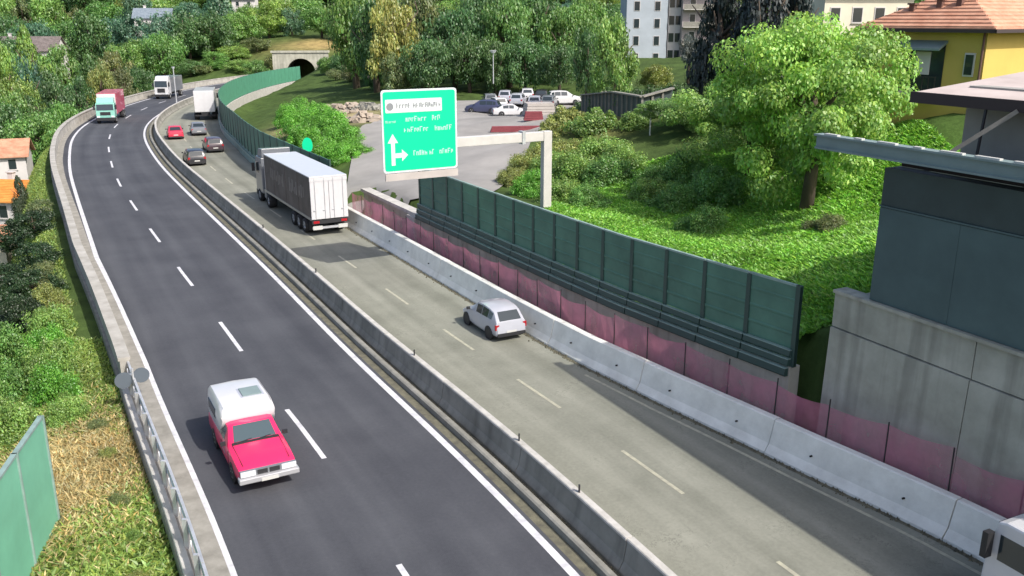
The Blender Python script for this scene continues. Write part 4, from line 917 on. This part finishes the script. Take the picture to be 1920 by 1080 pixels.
W2 = 2.2; z0, z1 = 5.95, 10.35
mb = MB(); mb.prism(rrect(gx-W2, gx+W2, z0, z1, .18), -.36, -.305); pn = mb.build('panel', M['sign_white'], gs)
mb = MB(); mb.prism(rrect(gx-W2+.10, gx+W2-.10, z0+.10, z1-.10, .14), -.372, -.362); mb.build('green_field', M['sign_green'], pn)
mb = MB(); mb.prism(rrect(gx-1.98, gx+1.3, 9.15, 9.85, .06), -.384, -.374); mb.build('white_field', M['sign_white'], pn)
mb = MB(); mb.box(gx-2.1, gx+2.2, -.40, -.30, 5.52, 5.90); mb.build('lower_board', M['board'], gs)
mb = MB(); yv = (-.384, -.374); ax = gx-1.62
mb.prism([(ax-.11, 6.35), (ax+.11, 6.35), (ax+.11, 7.55), (ax+.30, 7.55), (ax, 8.05), (ax-.30, 7.55), (ax-.11, 7.55)], *yv); mb.build('arrow', M['sign_white'], pn)
mb = MB(); mb.prism([(ax+.12, 6.75), (ax+.5, 6.75), (ax+.5, 6.55), (ax+.85, 6.88), (ax+.5, 7.2), (ax+.5, 7.0), (ax+.12, 7.0)], *yv); mb.build('arrow', M['sign_white'], pn)
def strokes(x0, x1, z0, h, m, seed, y):                  # lettering too blurred to read: strokes of the right height, weight and spacing
    rs = random.Random(seed); mb = MB(); x = x0
    while x < x1:
        w_ = h*rs.uniform(.38, .62); a, b = rs.random(), rs.random(); t = h*.17; hh = h*(1 if rs.random() < .35 else .74)
        mb.box(x, x+t, y, y+.008, z0, z0+hh)
        if a < .7: mb.box(x+t, x+w_, y, y+.008, z0+hh-t, z0+hh)
        if b < .6: mb.box(x+w_-t, x+w_, y+.001, y+.009, z0+(.3*hh if a < .3 else 0), z0+hh-t)
        if a > .45: mb.box(x+t, x+w_-t, y, y+.008, z0+hh*.4, z0+hh*.4+t)
        x += w_+h*.16
    mb.build('lettering', m, pn)
mb = MB(); mb.prism([(gx-1.72+.2*math.cos(6.283*k/14), 9.48+.2*math.sin(6.283*k/14)) for k in range(14)], -.394, -.385); mb.build('lettering', M['sign_black'], pn)
strokes(gx-1.35, gx-.55, 9.38, .27, M['sign_black'], 1, -.394); strokes(gx-.40, gx+1.2, 9.38, .25, M['sign_black'], 2, -.394)
strokes(gx-.85, gx+.35, 8.66, .27, M['sign_text'], 3, -.384); strokes(gx+.70, gx+1.15, 8.66, .27, M['sign_text'], 4, -.384)
strokes(gx-.95, gx+.45, 8.10, .27, M['sign_text'], 5, -.384); strokes(gx+.85, gx+1.85, 8.10, .27, M['sign_text'], 6, -.384)
strokes(gx-.45, gx+.3, 6.82, .27, M['sign_text'], 7, -.384); strokes(gx+.5, gx+.8, 6.82, .27, M['sign_text'], 8, -.384); strokes(gx+1.1, gx+1.9, 6.82, .27, M['sign_text'], 9, -.384)
strokes(gx-2.0, gx-1.4, 8.62, .13, M['sign_text'], 10, -.384)

# ------------------------------------------------------------------ lower left corner: green fence panel, round road sign seen from behind
gp = empty('green_fence', (-13.6, 24, -.9), math.atan2(-.98, .2), label='light green fence panel with slanting top edge in the lower left corner', cat='fence')
for k in range(4):
    mb = MB(); mb.box(2.4*k+.03, 2.4*(k+1)-.03, -.04, .04, -1.6, 3.82); mb.build('panel', M['green_pale'], gp)
    mb = MB(); mb.box(2.4*k-.03, 2.4*k+.03, -.09, .09, -.5, 3.9); mb.build('post', M['green_rail'], gp)
mb = MB(); mb.box(0, 9.6, -.07, .07, 3.83, 3.9); mb.build('top_rail', M['green_rail'], gp)
p = rp(36.0, left_par(36)-1.35); r_ = empty('road_sign', p, math.atan2(rdir(36).y, rdir(36).x)-math.pi/2, label='round road sign seen from behind on the left parapet', cat='sign')
mb = MB(); mb.tube([(0, 0, 0), (0, 0, 1.3)], .04, 8); mb.build('post', M['galv'], r_)
for dx, zc, rr in ((.30, .95, .30), (-.34, .85, .32)):
    mb = MB(); mb.prism([(dx+rr*math.cos(6.283*k/18), zc+rr*math.sin(6.283*k/18)) for k in range(18)], .05, .08); mb.build('disc', M['sign_back'], r_)
p = rp(40, -14.5); o = None
b = empty('blue_barrel', (p.x-1, p.y, tz(p.x-1, p.y)-.1), label='blue plastic barrel among the dark trees at the left edge', cat='barrel')
mb = MB(); mb.tube([(0, 0, 0), (0, 0, .1), (0, 0, .45), (0, 0, .8), (0, 0, .9)], [.27, .3, .32, .3, .27], 16); mb.build('drum', M['blue'], b, True)
mb = MB(); mb.tube([(0, 0, .9), (0, 0, .95)], [.29, .29], 16); mb.build('lid', M['blue'], b)

# ------------------------------------------------------------------ vehicles (local x forward, y left, z up)
def tyre_meshes():
    mb = MB(); mb.lathe([(.19, -.09), (.27, -.10), (.30, -.085), (.315, -.05), (.315, .05), (.30, .085), (.27, .10), (.19, .09)], 22); ty = mb.mesh('tyre', True); ty.materials.append(M['rubber'])
    mb = MB(); mb.lathe([(.0, .075), (.05, .08), (.06, .06), (.17, .06), (.195, .09), (.20, .04)], 22); mb.lathe([(.20, .04), (.20, -.08)], 22)
    for k in range(5): a = 6.283*k/5; mb.bar((.03*math.cos(a), .078, .03*math.sin(a)), (.185*math.cos(a), .082, .185*math.sin(a)), .05, .02, up=(0, 1, 0))
    ri = mb.mesh('rim', True); ri.materials.append(M['rim'])
    return ty, ri
TYRE, RIM = tyre_meshes()
def wheel(root, x, y, r, wd=1.0):
    k = r/.315; w_ = empty('wheel', (x, y, r)); w_.parent = root; w_.rotation_euler = (0, 0, 0 if y > 0 else math.pi)
    for n_, me in (('tyre', TYRE), ('rim', RIM)):
        o = put(n_, me, w_); o.scale = (k, k*wd, k)
    return w_
def slab(root, name, p, m, inset=(0, 0), off=.012, thick=.02):
    """thin pane on the quad p (4 points, counter-clockwise seen from outside)"""
    a, b, c, d = [Vector(q) for q in p]; n = (b-a).cross(d-a)
    if n.length < 1e-6: n = (c-b).cross(a-b)
    n.normalize()
    if n.dot((a+b+c+d)/4-Vector((((a+b+c+d)/4).x*.6, 0, .6))) < 0: n = -n
    def at(u, v): return (a*(1-u)+b*u)*(1-v)+(d*(1-u)+c*u)*v
    iu, iv = inset; q = [at(iu, iv), at(1-iu, iv), at(1-iu, 1-iv), at(iu, 1-iv)]
    mb = MB(); mb.hexa([v+n*(off-thick) for v in q]+[v+n*off for v in q]); return mb.build(name, m, root)
def ring(st, W):
    x, zb, zl, zt, wf = st; w_ = W/2*wf; cab = zt-zl > .22; wr = .79 if cab else .93
    half = [(w_*.90, zb), (w_*.985, zb+.10), (w_, (zb+zl)/2), (w_*.975, zl), (w_*wr, zt-.045), (w_*wr*.82, zt), (0, zt+.02)]
    return [(x, y, z) for y, z in half]+[(x, -y, z) for y, z in reversed(half[:-1])]
def car(name, label, pos, head, sts, W, m, wr, wx, cabin, group=None, cat='car', lights=True, plates=True, mirror_x=None, glass='glass'):
    """sts: stations rear to front (x, z bottom, z belt, z top, width factor); cabin: indices (glass base rear, roof rear, pillar, roof front, screen base)"""
    root = empty(name, (pos[0], pos[1], pos[2] if len(pos) > 2 else 0), math.atan2(head[1], head[0]), label=label, cat=cat, group=group)
    mb = MB(); rs = [ring(s, W) for s in sts]; n = len(rs[0])
    for r_ in rs: mb.v += r_
    for k in range(len(rs)-1):
        for j in range(n): a = k*n+j; b = k*n+(j+1) % n; mb.f.append((a, b, b+n, a+n))
    mb.f.append(tuple(range(n))[::-1]); mb.f.append(tuple((len(rs)-1)*n+j for j in range(n)))
    body = mb.build('body', m, root)
    me = body.data; me.polygons.foreach_set('use_smooth', [True]*len(me.polygons)); me.set_sharp_from_angle(angle=R(32))
    gb, rr, pl, rf, sb = cabin; G_ = M[glass]
    slab(root, 'rear_window', [rs[gb][7], rs[gb][5], rs[rr][5], rs[rr][7]], G_, (.03, .08), .018)
    slab(root, 'windscreen', [rs[sb][5], rs[sb][7], rs[rf][7], rs[rf][5]], G_, (.02, .06), .018)
    for sgn, (i3, i4) in ((1, (3, 4)), (-1, (9, 8))):
        for a, b in [(q, q+1) for q in range(rr, rf)]:
            q = [rs[a][i3], rs[b][i3], rs[b][i4], rs[a][i4]]
            if sgn > 0: q = [q[1], q[0], q[3], q[2]]
            slab(root, 'side_window', q, G_, (.05, .12), .014)
        q = [rs[rf][i3], rs[sb][i3], rs[rf][i4]]                 # quarter light
    for x in wx:
        for sgn in (1, -1):
            mb = MB(); mb.lathe([(0, .0), (wr*1.16, .0), (wr*1.16, -.1)], 20); a = mb.build('wheel_arch', M['black'], root); a.location = (x, sgn*(W/2+.004), wr*1.02); a.rotation_euler = (0, 0, 0 if sgn > 0 else math.pi)
            wheel(root, x, sgn*(W/2-.085), wr)
    if lights:
        xr, xf = sts[0][0], sts[-1][0]; w_ = W/2
        for sgn in (1, -1):
            k = sts[1]; mb = MB(); mb.box(k[0]-.035, k[0]+.06, min(sgn*w_*.72, sgn*w_*.95), max(sgn*w_*.72, sgn*w_*.95), k[2]-.26, k[2]-.02); mb.build('tail_light', M['tail'], root)
            k = sts[-2]; mb = MB(); mb.box(k[0]-.06, k[0]+.045, min(sgn*w_*.55, sgn*w_*.9), max(sgn*w_*.55, sgn*w_*.9), k[2]-.16, k[2]-.02); mb.build('headlight', M['head'], root)
    if plates:
        mb = MB(); mb.box(sts[0][0]-.015, sts[0][0]+.05, -.25, .25, sts[0][2]-.12, sts[0][2]-.01); mb.build('number_plate', M['plate'], root)
    mb = MB(); mb.box(sts[0][0]-.02, sts[0][0]+.3, -W*.42, W*.42, sts[0][1]-.06, sts[0][1]+.10); mb.build('rear_bumper', M['black'], root)
    for sgn in (1, -1):
        x = sts[sb][0]-.15 if mirror_x is None else mirror_x; y = sgn*(W/2+.07); z = sts[sb][2]+.08
        mb = MB(); mb.box(x-.04, x+.05, y-.08, y+.08, z-.05, z+.07); mb.build('wing_mirror', M['black'], root)
    return root
def hatch(L, H): 
    h = H/1.45; x = lambda t: -L/2+L*t
    return [(x(0), .30, .56*h, .60*h, .90), (x(.012), .26, .86*h, .93*h, .965), (x(.085), .24, .92*h, 1.36*h, .985), (x(.17), .22, .92*h, 1.44*h, 1), (x(.36), .2, .91*h, 1.47*h, 1), (x(.56), .2, .90*h, 1.42*h, 1),
            (x(.74), .22, .89*h, .97*h, .995), (x(.88), .24, .78*h, .86*h, .97), (x(.965), .26, .68*h, .74*h, .93), (x(1), .30, .52*h, .56*h, .82)]
HC = (1, 2, 4, 5, 6)
def small_hatch(L, H):
    h = H/1.45; x = lambda t: -L/2+L*t
    return [(x(0), .32, .52*h, .58*h, .84), (x(.022), .27, .84*h, .92*h, .92), (x(.135), .24, .93*h, 1.33*h, .965), (x(.23), .22, .93*h, 1.42*h, .99), (x(.40), .2, .91*h, 1.46*h, 1), (x(.555), .2, .90*h, 1.41*h, 1),
            (x(.76), .22, .87*h, .95*h, .985), (x(.88), .24, .76*h, .84*h, .95), (x(.96), .26, .66*h, .72*h, .89), (x(1), .32, .50*h, .54*h, .76)]
def saloon(L, H):
    h = H/1.45; x = lambda t: -L/2+L*t
    return [(x(0), .30, .60*h, .66*h, .9), (x(.015), .26, .86*h, .94*h, .97), (x(.12), .24, .92*h, .99*h, .99), (x(.26), .2, .93*h, 1.38*h, 1), (x(.42), .2, .92*h, 1.46*h, 1), (x(.56), .2, .90*h, 1.41*h, 1),
            (x(.71), .22, .88*h, .96*h, .995), (x(.87), .24, .78*h, .85*h, .97), (x(.965), .26, .68*h, .74*h, .93), (x(1), .30, .52*h, .56*h, .82)]
SCB = (2, 3, 4, 5, 6)
def on_road(px, py):                                     # ground point, station heading
    p = survey(px, py, 0); s_, o_ = road_so(p.x, p.y); return p, rdir(s_[0])

# silver hatchback driving away
p, d_ = on_road(925, 617); car('hatchback_car', 'silver hatchback driving away in the right lane beside the concrete barrier', p, d_, small_hatch(3.65, 1.45), 1.66, M['p_silver'], .29, (-1.10, 1.20), HC)
# distant cars on the right carriageway
p, d_ = on_road(365, 306); car('hatchback_car', 'black car driving away in the left lane, nearest of the far group', p, d_, hatch(4.2, 1.5), 1.78, M['p_black'], .31, (-1.3, 1.3), HC)
p, d_ = on_road(400, 282); car('estate_car', 'dark brown car in the right lane in the shadow of the curved noise barrier', p, d_, hatch(4.4, 1.55), 1.8, M['p_brown'], .31, (-1.35, 1.35), HC)
p, d_ = on_road(329, 258); car('saloon_car', 'red car in the left lane next to the median wall on the curve', p, d_, saloon(4.3, 1.48), 1.78, M['p_car_red'], .31, (-1.3, 1.3), SCB)
p, d_ = on_road(372, 251); car('saloon_car', 'dark grey car following the white box truck', p, d_, saloon(4.5, 1.5), 1.8, M['p_grey'], .31, (-1.35, 1.35), SCB)
# parked cars
for px, py, a, st, cb, mm, lab in [
    (906, 208, 2.9, hatch(4.3, 1.6), HC, 'p_navy', 'navy blue car at the left end of the parked row'),
    (958, 212, .15, saloon(4.5, 1.45), SCB, 'p_white', 'white saloon parked across the front of the row'),
    (932, 200, 1.9, hatch(4.0, 1.5), HC, 'p_white', 'small white car behind the navy car'),
    (972, 197, 1.4, hatch(4.2, 1.6), HC, 'p_silver', 'silver car behind the white saloon'),
    (1003, 200, 1.5, hatch(4.2, 1.5), HC, 'p_silver', 'silver hatchback in the middle of the parked row'),
    (1030, 199, 1.4, hatch(4.2, 1.6), HC, 'p_grey', 'grey car second from the right end of the parked row'),
    (918, 196, 1.7, hatch(4.1, 1.5), HC, 'p_grey', 'grey car half hidden behind the navy car'),
    (948, 192, 1.5, hatch(4.2, 1.6), HC, 'p_silver', 'silver car in the back row behind the small white car'),
    (988, 190, 1.6, hatch(4.0, 1.5), HC, 'p_white', 'white car in the back row of the lot'),
    (1016, 190, 1.5, hatch(4.2, 1.5), HC, 'p_black', 'black car in the back row near the bank'),
    (1057, 195, .25, hatch(4.6, 1.8), HC, 'p_white', 'tall white car at the right end of the parked row by the bank')]:
    p = survey(px, py, 3.1); p.z = tz(p.x, p.y)+.12
    car('parked_car', lab, p, (math.cos(a), math.sin(a)), st, 1.75, M[mm], .31, (-1.25, 1.3), cb, 'cars parked on the lot')

# red pickup with white camper cap, coming towards the camera
pf, d_ = on_road(505, 915); d_ = -d_; L = 4.75; W = 1.84; x = lambda t: -L/2+L*t
sts = [(x(0), .42, .78, .84, .96), (x(.01), .36, .90, .96, .985), (x(.30), .30, .93, .99, 1), (x(.36), .28, .93, 1.42, 1), (x(.47), .28, .93, 1.47, 1), (x(.555), .28, .93, 1.43, 1),
       (x(.665), .28, .93, 1.01, 1), (x(.83), .30, .87, .95, .99), (x(.955), .32, .80, .86, .97), (x(1), .36, .70, .74, .94)]
pk = car('pickup_truck', 'bright red pickup with white camper cap driving towards the camera', pf-d_*(L/2-.1), d_, sts, W, M['p_red'], .31, (-1.42, 1.36), (2, 3, 4, 5, 6), cat='pickup', lights=False, plates=False, glass='glass_pale')
x0, x1 = -L/2-.05, x(.50)
mb = MB()
secs = [(x0, .84, .95, 1.66), (x0+.08, .88, .93, 1.88), (x0+.35, .91, .93, 1.96), (x1-.5, .91, .93, 1.96), (x1-.08, .89, 1.30, 1.90), (x1, .86, 1.50, 1.76)]
for X, w_, zb, zt in secs: mb.v += [(X, w_*.97, zb), (X, w_, (zb+zt)/2), (X, w_*.94, zt-.10), (X, w_*.84, zt), (X, 0, zt+.03), (X, -w_*.84, zt), (X, -w_*.94, zt-.10), (X, -w_, (zb+zt)/2), (X, -w_*.97, zb)]
for k in range(5):
    for j in range(9): a = 9*k+j; b = 9*k+(j+1) % 9; mb.f.append((a, b, b+9, a+9))
mb.f += [tuple(range(9))[::-1], tuple(45+j for j in range(9))]
cp = mb.build('camper_cap', M['p_white'], pk); cp.data.polygons.foreach_set('use_smooth', [True]*len(cp.data.polygons)); cp.data.set_sharp_from_angle(angle=R(40))
mb = MB(); mb.box(x1-1.25, x1-.55, -.02, .60, 1.98, 2.03); mb.build('roof_hatch', M['gutter'], cp)
mb = MB(); mb.box(x1-1.32, x1-.48, -.09, .67, 1.96, 1.995); mb.build('hatch_frame', M['p_silver'], cp)
for sgn in (1, -1): mb = MB(); mb.box(x0+.45, x1-.85, min(sgn*.885, sgn*.915), max(sgn*.885, sgn*.915), 1.28, 1.62); mb.build('side_window', M['glass'], cp)
mb = MB(); mb.box(L/2-.12, L/2+.16, -.92, .92, .42, .60); mb.build('front_bumper', M['chrome'], pk, bevel=.03)
mb = MB(); mb.box(L/2-.06, L/2+.035, -.86, .86, .61, .80); gr_ = mb.build('grille', M['p_grey'], pk)
for y0, y1 in ((.03, .34), (-.34, -.03)): mb = MB(); mb.box(L/2+.0, L/2+.05, y0, y1, .63, .77); mb.build('grille_opening', M['black'], gr_)
for sgn in (1, -1):
    mb = MB(); mb.box(L/2-.03, L/2+.06, min(sgn*.40, sgn*.85), max(sgn*.40, sgn*.85), .62, .79); mb.build('headlight', M['head'], pk)
    mb = MB(); mb.box(-.1, L/2-1.9, min(sgn*.921, sgn*.927), max(sgn*.921, sgn*.927), .60, .64); mb.build('trim_strip', M['chrome'], pk)
mb = MB(); mb.box(L/2+.161, L/2+.175, -.26, .26, .43, .54); mb.build('number_plate', M['plate'], pk)
mb = MB(); mb.box(x(.668)-.02, x(.668)+.10, -.74, .74, 1.00, 1.045); mb.build('cowl', M['black'], pk)
for sgn in (1, -1):
    mb = MB(); mb.bar((x(.69), sgn*.74, 1.005), (x(.955), sgn*.71, .872), .014, .02); mb.build('bonnet_gap', M['black'], pk)
    mb = MB(); mb.bar((x(.70), sgn*.922, .42), (x(.70), sgn*.922, .90), .012, .012); mb.bar((x(.49), sgn*.922, .42), (x(.49), sgn*.922, .90), .012, .012); mb.build('door_gap', M['black'], pk)
    mb = MB(); mb.box(x(.51), x(.55), min(sgn*.921, sgn*.945), max(sgn*.921, sgn*.945), .80, .835); mb.build('door_handle', M['chrome'], pk)
for sgn in (1, -1):
    mb = MB(); y0 = sgn*.30; mb.bar((x(.672), y0-.3, 1.03), (x(.655), y0+.2, 1.07), .02); mb.build('wiper', M['black'], pk)

# trucks
def lorry(name, label, pos, head, boxes, cab, wheels, cat='truck'):
    """boxes: (part name, x0, x1, y0, y1, z0, z1, material, bevel); cab: (x front, length, width, z0, z1, material, deflector material)"""
    r_ = empty(name, (pos[0], pos[1], 0), math.atan2(head[1], head[0]), label=label, cat=cat)
    for n_, a, b, c, d, e, f, m, bv in boxes: mb = MB(); mb.box(a, b, c, d, e, f); mb.build(n_, m, r_, bevel=bv)
    xf, cl, cw, z0, z1, m, dm = cab; h2 = cw/2; zm = z0+(z1-z0)*.52
    mb = MB(); pr = [(xf-cl, z0), (xf-.02, z0), (xf, z0+.3), (xf-.03, zm), (xf-.22, z1-.08), (xf-.45, z1), (xf-cl, z1)]
    mb.prism(pr, -h2, h2); cb = mb.build('cab', m, r_, bevel=.06)
    slab(r_, 'windscreen', [(xf-.035, -h2*.92, zm+.02), (xf-.035, h2*.92, zm+.02), (xf-.20, h2*.88, z1-.14), (xf-.20, -h2*.88, z1-.14)], M['glass'], (0, 0), .03, .05)
    for sgn in (1, -1):
        y = sgn*(h2+.006); mb = MB(); mb.box(xf-1.25, xf-.35, min(y, y-.02*sgn), max(y, y-.02*sgn), zm+.05, z1-.35); mb.build('side_window', M['glass'], r_)
        mb = MB(); mb.box(xf-.25, xf-.1, min(sgn*(h2+.08), sgn*(h2+.3)), max(sgn*(h2+.08), sgn*(h2+.3)), zm+.1, zm+.75); mb.build('wing_mirror', M['black'], r_)
        mb = MB(); mb.box(xf-.05, xf+.04, min(sgn*h2*.6, sgn*h2*.93), max(sgn*h2*.6, sgn*h2*.93), z0+.1, z0+.32); mb.build('headlight', M['head'], r_)
    mb = MB(); mb.box(xf-.04, xf+.03, -h2*.55, h2*.55, z0+.4, zm-.2); mb.build('grille', M['black'], r_)
    mb = MB(); mb.box(xf-.3, xf+.08, -h2, h2, z0-.32, z0+.08); mb.build('front_bumper', M['black'], r_)
    if dm:
        mb = MB(); mb.prism([(xf-.5, z1+.01), (xf-1.0, z1+.62), (xf-cl+.05, z1+.70), (xf-cl+.05, z1+.01)], -h2*.92, h2*.92); mb.build('roof_deflector', dm, r_, bevel=.05)
    for x_, tw in wheels:
        for sgn in (1, -1): wheel(r_, x_, sgn*(1.25-.18), .5, 1.3 if not tw else 1.9)
    return r_
# articulated lorry driving away (origin at the rear)
p = survey(621, 441, 0); d_ = Vector((-.478, .878, 0))
LT = 12.1
tb = [('trailer_box', 0.05, LT, -1.24, 1.24, 1.15, 3.95, M['curtain'], .0), ('roof', -.02, LT+.03, -1.275, 1.275, 3.951, 4.03, M['p_white'], .02),
      ('chassis', .3, LT-.5, -.5, .5, .75, 1.14, M['black'], 0), ('under_ride_bar', .02, .16, -1.2, 1.2, .50, .64, M['galv'], 0),
      ('front_wall', LT+.001, LT+.06, -1.26, 1.26, 1.1, 3.95, M['p_white'], 0), ('side_rail', .06, LT-.02, 1.241, 1.275, 1.08, 1.26, M['p_grey'], 0), ('side_rail', .06, LT-.02, -1.275, -1.241, 1.08, 1.26, M['p_grey'], 0),
      ('rear_light_bar', -.03, .04, -1.24, 1.24, .86, 1.12, M['black'], 0), ('cab_side_fairing', LT+.2, LT+.8, -1.2, 1.2, .5, 1.2, M['p_grey'], .03)]
lt = lorry('articulated_lorry', 'articulated lorry with dark brown curtain side and white rear doors driving away', p, d_, tb, (LT+3.2, 2.1, 2.46, .75, 3.55, M['p_grey'], M['p_grey']),
           [(1.6, 1), (2.95, 1), (4.3, 1), (LT-.9, 1), (LT+2.2, 0)])
for y0, y1 in ((-1.255, -.012), (.012, 1.255)):
    mb = MB(); mb.box(-.03, .045, y0, y1, 1.17, 3.93); o = mb.build('rear_door', M['p_white'], lt, bevel=.015)
    for yy in (y0+.30, y1-.30):
        mb = MB(); mb.tube([(-.055, yy, 1.2), (-.055, yy, 3.9)], .02, 6); mb.build('lock_rod', M['galv'], o)
        mb = MB(); mb.box(-.075, -.035, yy-.02, yy+.16, 1.75, 1.80); mb.build('lock_handle', M['galv'], o)
mb = MB(); mb.box(-.05, .06, -1.27, 1.27, 3.70, 3.95); mb.build('door_header', M['p_white'], lt)
for k in range(3):
    x_ = 3.0+3.2*k
    for sgn in (1, -1): mb = MB(); mb.box(x_-.025, x_+.025, min(sgn*1.241, sgn*1.262), max(sgn*1.241, sgn*1.262), 1.15, 3.9); mb.build('curtain_strap', M['curtain'], lt)
rs_ = random.Random(21)
for k in range(2):                                       # faded print on the curtain, too blurred to read
    mb = MB(); x_ = 1.6+k*5.2
    for j in range(9):
        a = x_+j*.42; mb.box(a, a+rs_.uniform(.12, .34), 1.2415, 1.2475, 2.25+rs_.uniform(0, .25), 2.75+rs_.uniform(0, .55))
    mb.build('curtain_print', M['curtain_print'], lt)
for sgn in (1, -1):
    mb = MB(); mb.box(-.045, -.031, min(sgn*.75, sgn*1.15), max(sgn*.75, sgn*1.15), .90, 1.06); mb.build('tail_light', M['tail'], lt)
    mb = MB(); mb.box(.75, .80, min(sgn*.6, sgn*1.22), max(sgn*.6, sgn*1.22), .32, .95); mb.build('mud_flap', M['black'], lt)
    mb = MB(); mb.box(.0, .019, min(sgn*.55, sgn*1.19), max(sgn*.55, sgn*1.19), .46, .72); mb.build('reflector_plate', M['plate'], lt)
# white box truck further on
p, d_ = on_road(386, 226)
wt = [('box', 0, 6.8, -1.22, 1.22, 1.05, 3.7, M['p_white'], .03), ('chassis', .1, 6.6, -.45, .45, .6, 1.04, M['black'], 0), ('rear_bar', -.02, .1, -1.2, 1.2, .55, .72, M['black'], 0)]
o = bt = lorry('box_truck', 'white box truck driving away at the top of the right carriageway', p, d_, wt, (9.0, 1.9, 2.3, .8, 3.1, M['p_white'], None), [(1.4, 1), (7.6, 0)])
for y0, y1 in ((-1.2, -.01), (.01, 1.2)): mb = MB(); mb.box(-.03, -.002, y0, y1, 1.12, 3.6); mb.build('rear_door', M['p_white'], o)
bt.scale = (1.12, 1.12, 1.12)
# oncoming lorries on the far curve
p, d_ = on_road(200, 232); d_ = -d_
gt = [('cargo_box', -9.2, -.3, -1.24, 1.24, 1.1, 3.9, M['p_pink'], .02), ('box_front', -.299, -.25, -1.2, 1.2, 1.2, 3.85, M['p_white'], 0), ('chassis', -9, 0, -.45, .45, .6, 1.09, M['black'], 0)]
lorry('oncoming_lorry', 'oncoming lorry with mint green cab and red cargo side on the far curve', p-d_*2, d_, gt, (2.0, 2.0, 2.4, .75, 2.75, M['p_mint'], M['p_mint']), [(-7.6, 1), (-6.3, 1), (1.0, 0)])
p, d_ = on_road(304, 186); d_ = -d_
gt = [('cargo_box', -7.5, -.3, -1.22, 1.22, 1.1, 3.7, M['p_grey'], .02), ('chassis', -7.3, 0, -.45, .45, .6, 1.09, M['black'], 0)]
lorry('oncoming_lorry', 'oncoming lorry with white cab behind the lamp pole on the far curve', p-d_*2, d_, gt, (2.0, 2.0, 2.4, .75, 3.3, M['p_white'], M['p_white']), [(-6.0, 1), (1.0, 0)])
# white lorry entering at the lower right corner
LS = 12.6; d_ = rdir(LS); p = rp(LS, right_off(LS)-1.48)
lorry('white_lorry', 'white lorry cut off by the lower right corner of the picture', p-d_*2.2, d_, [('cargo_box', -6.5, 0, -1.2, 1.2, 1.0, 3.4, M['p_white'], .05), ('chassis', -6.3, .2, -.45, .45, .6, .99, M['black'], 0)], (2.2, 2.1, 2.24, .75, 2.95, M['p_white'], None), [(-5.0, 1), (1.1, 0)])

# dirt and weeds gathered along the foot of the barriers
rg = np.random.default_rng(9); n = 2600; ss = rg.uniform(8, 62, n); k = rg.integers(0, 2, n)
gl = [rp(a, right_off(a)-abs(rg.normal(0, .10))-.02) if b else rp(a, 1.0+rg.normal(0, .07)) for a, b in zip(ss, k)]
mb = MB()
for p in gl:
    r_ = rg.uniform(.012, .05); a = rg.uniform(0, 6.28)
    i = len(mb.v); mb.v += [(p.x+r_*math.cos(a+q*2.09)*rg.uniform(.6, 1.6), p.y+r_*math.sin(a+q*2.09)*rg.uniform(.6, 1.6), .0) for q in range(3)]+[(p.x, p.y, r_*rg.uniform(.8, 1.8)+.02)]
    mb.f += [(i, i+1, i+3), (i+1, i+2, i+3), (i+2, i, i+3)]
o = mb.build('gutter_debris', M['dirt']); tag(o, 'dark grit and clods gathered along the foot of the concrete barriers', 'debris', kind='stuff')

# ------------------------------------------------------------------ labels: tell the members of each planted group apart
def proj(o):
    d = Vector(o.location)-Vector((0, 0, CAM_H)); dep = d.y*math.cos(CAM_PITCH)-d.z*math.sin(CAM_PITCH); return 960+CAM_F*d.x/max(dep, .1)
ORD = ['first', 'second', 'third', 'fourth', 'fifth', 'sixth', 'seventh', 'eighth', 'ninth', 'tenth', 'eleventh', 'twelfth', 'thirteenth', 'fourteenth', 'fifteenth', 'sixteenth', 'seventeenth', 'eighteenth']+['%dth' % k for k in range(19, 60)]
def hue(o):
    c = next((q for q in o.children if q.name.startswith('crown')), o).color
    if c[1] < .235: return 'dark green'
    if c[0] > .78*c[1]: return 'yellowish'
    if c[1] > .38: return 'light green'
    return 'mid green'
for grp in ('wood behind the car park', 'trees around the tunnel mouth', 'valley trees outside the parapet', 'slope trees below the road', 'bright shrubs by the ramp', 'shrubs on the bank', 'shrubs behind the meadow', 'verge bushes', 'plants on the roof terrace', 'terrace hedge'):
    m_ = sorted([o for o in col.objects if o.parent is None and o.get('group') == grp], key=proj)
    where = {'wood behind the car park': 'tree in the wood behind the car park', 'trees around the tunnel mouth': 'tree around the tunnel mouth', 'valley trees outside the parapet': 'tree in the valley outside the left parapet',
             'slope trees below the road': 'tree on the slope below the near guardrail', 'bright shrubs by the ramp': 'shrub between curved barrier and car park', 'shrubs on the bank': 'shrub on the bank right of the car park',
             'shrubs behind the meadow': 'shrub at the back edge of the meadow', 'verge bushes': 'bush on the left verge by the parapet', 'terrace hedge': 'hedge plant behind the slatted terrace fence', 'plants on the roof terrace': 'small plant behind the gutter of the dark building'}[grp]
    for k, o in enumerate(m_): o['label'] = '%s %s, %s from the left' % (hue(o), where, ORD[k])
m_ = [o for o in col.objects if o.parent is None and o.get('group') == 'far hillside wood']
for o in m_:
    x_ = proj(o); side = 'at the left end' if x_ < 480 else 'left of the middle' if x_ < 960 else 'right of the middle' if x_ < 1440 else 'at the right end'
    dep = 'front' if o.location.y < 225 else 'middle' if o.location.y < 268 else 'back'
    o['label'] = '%s tree in the %s rows of the far hillside wood, %s' % (hue(o), dep, side)
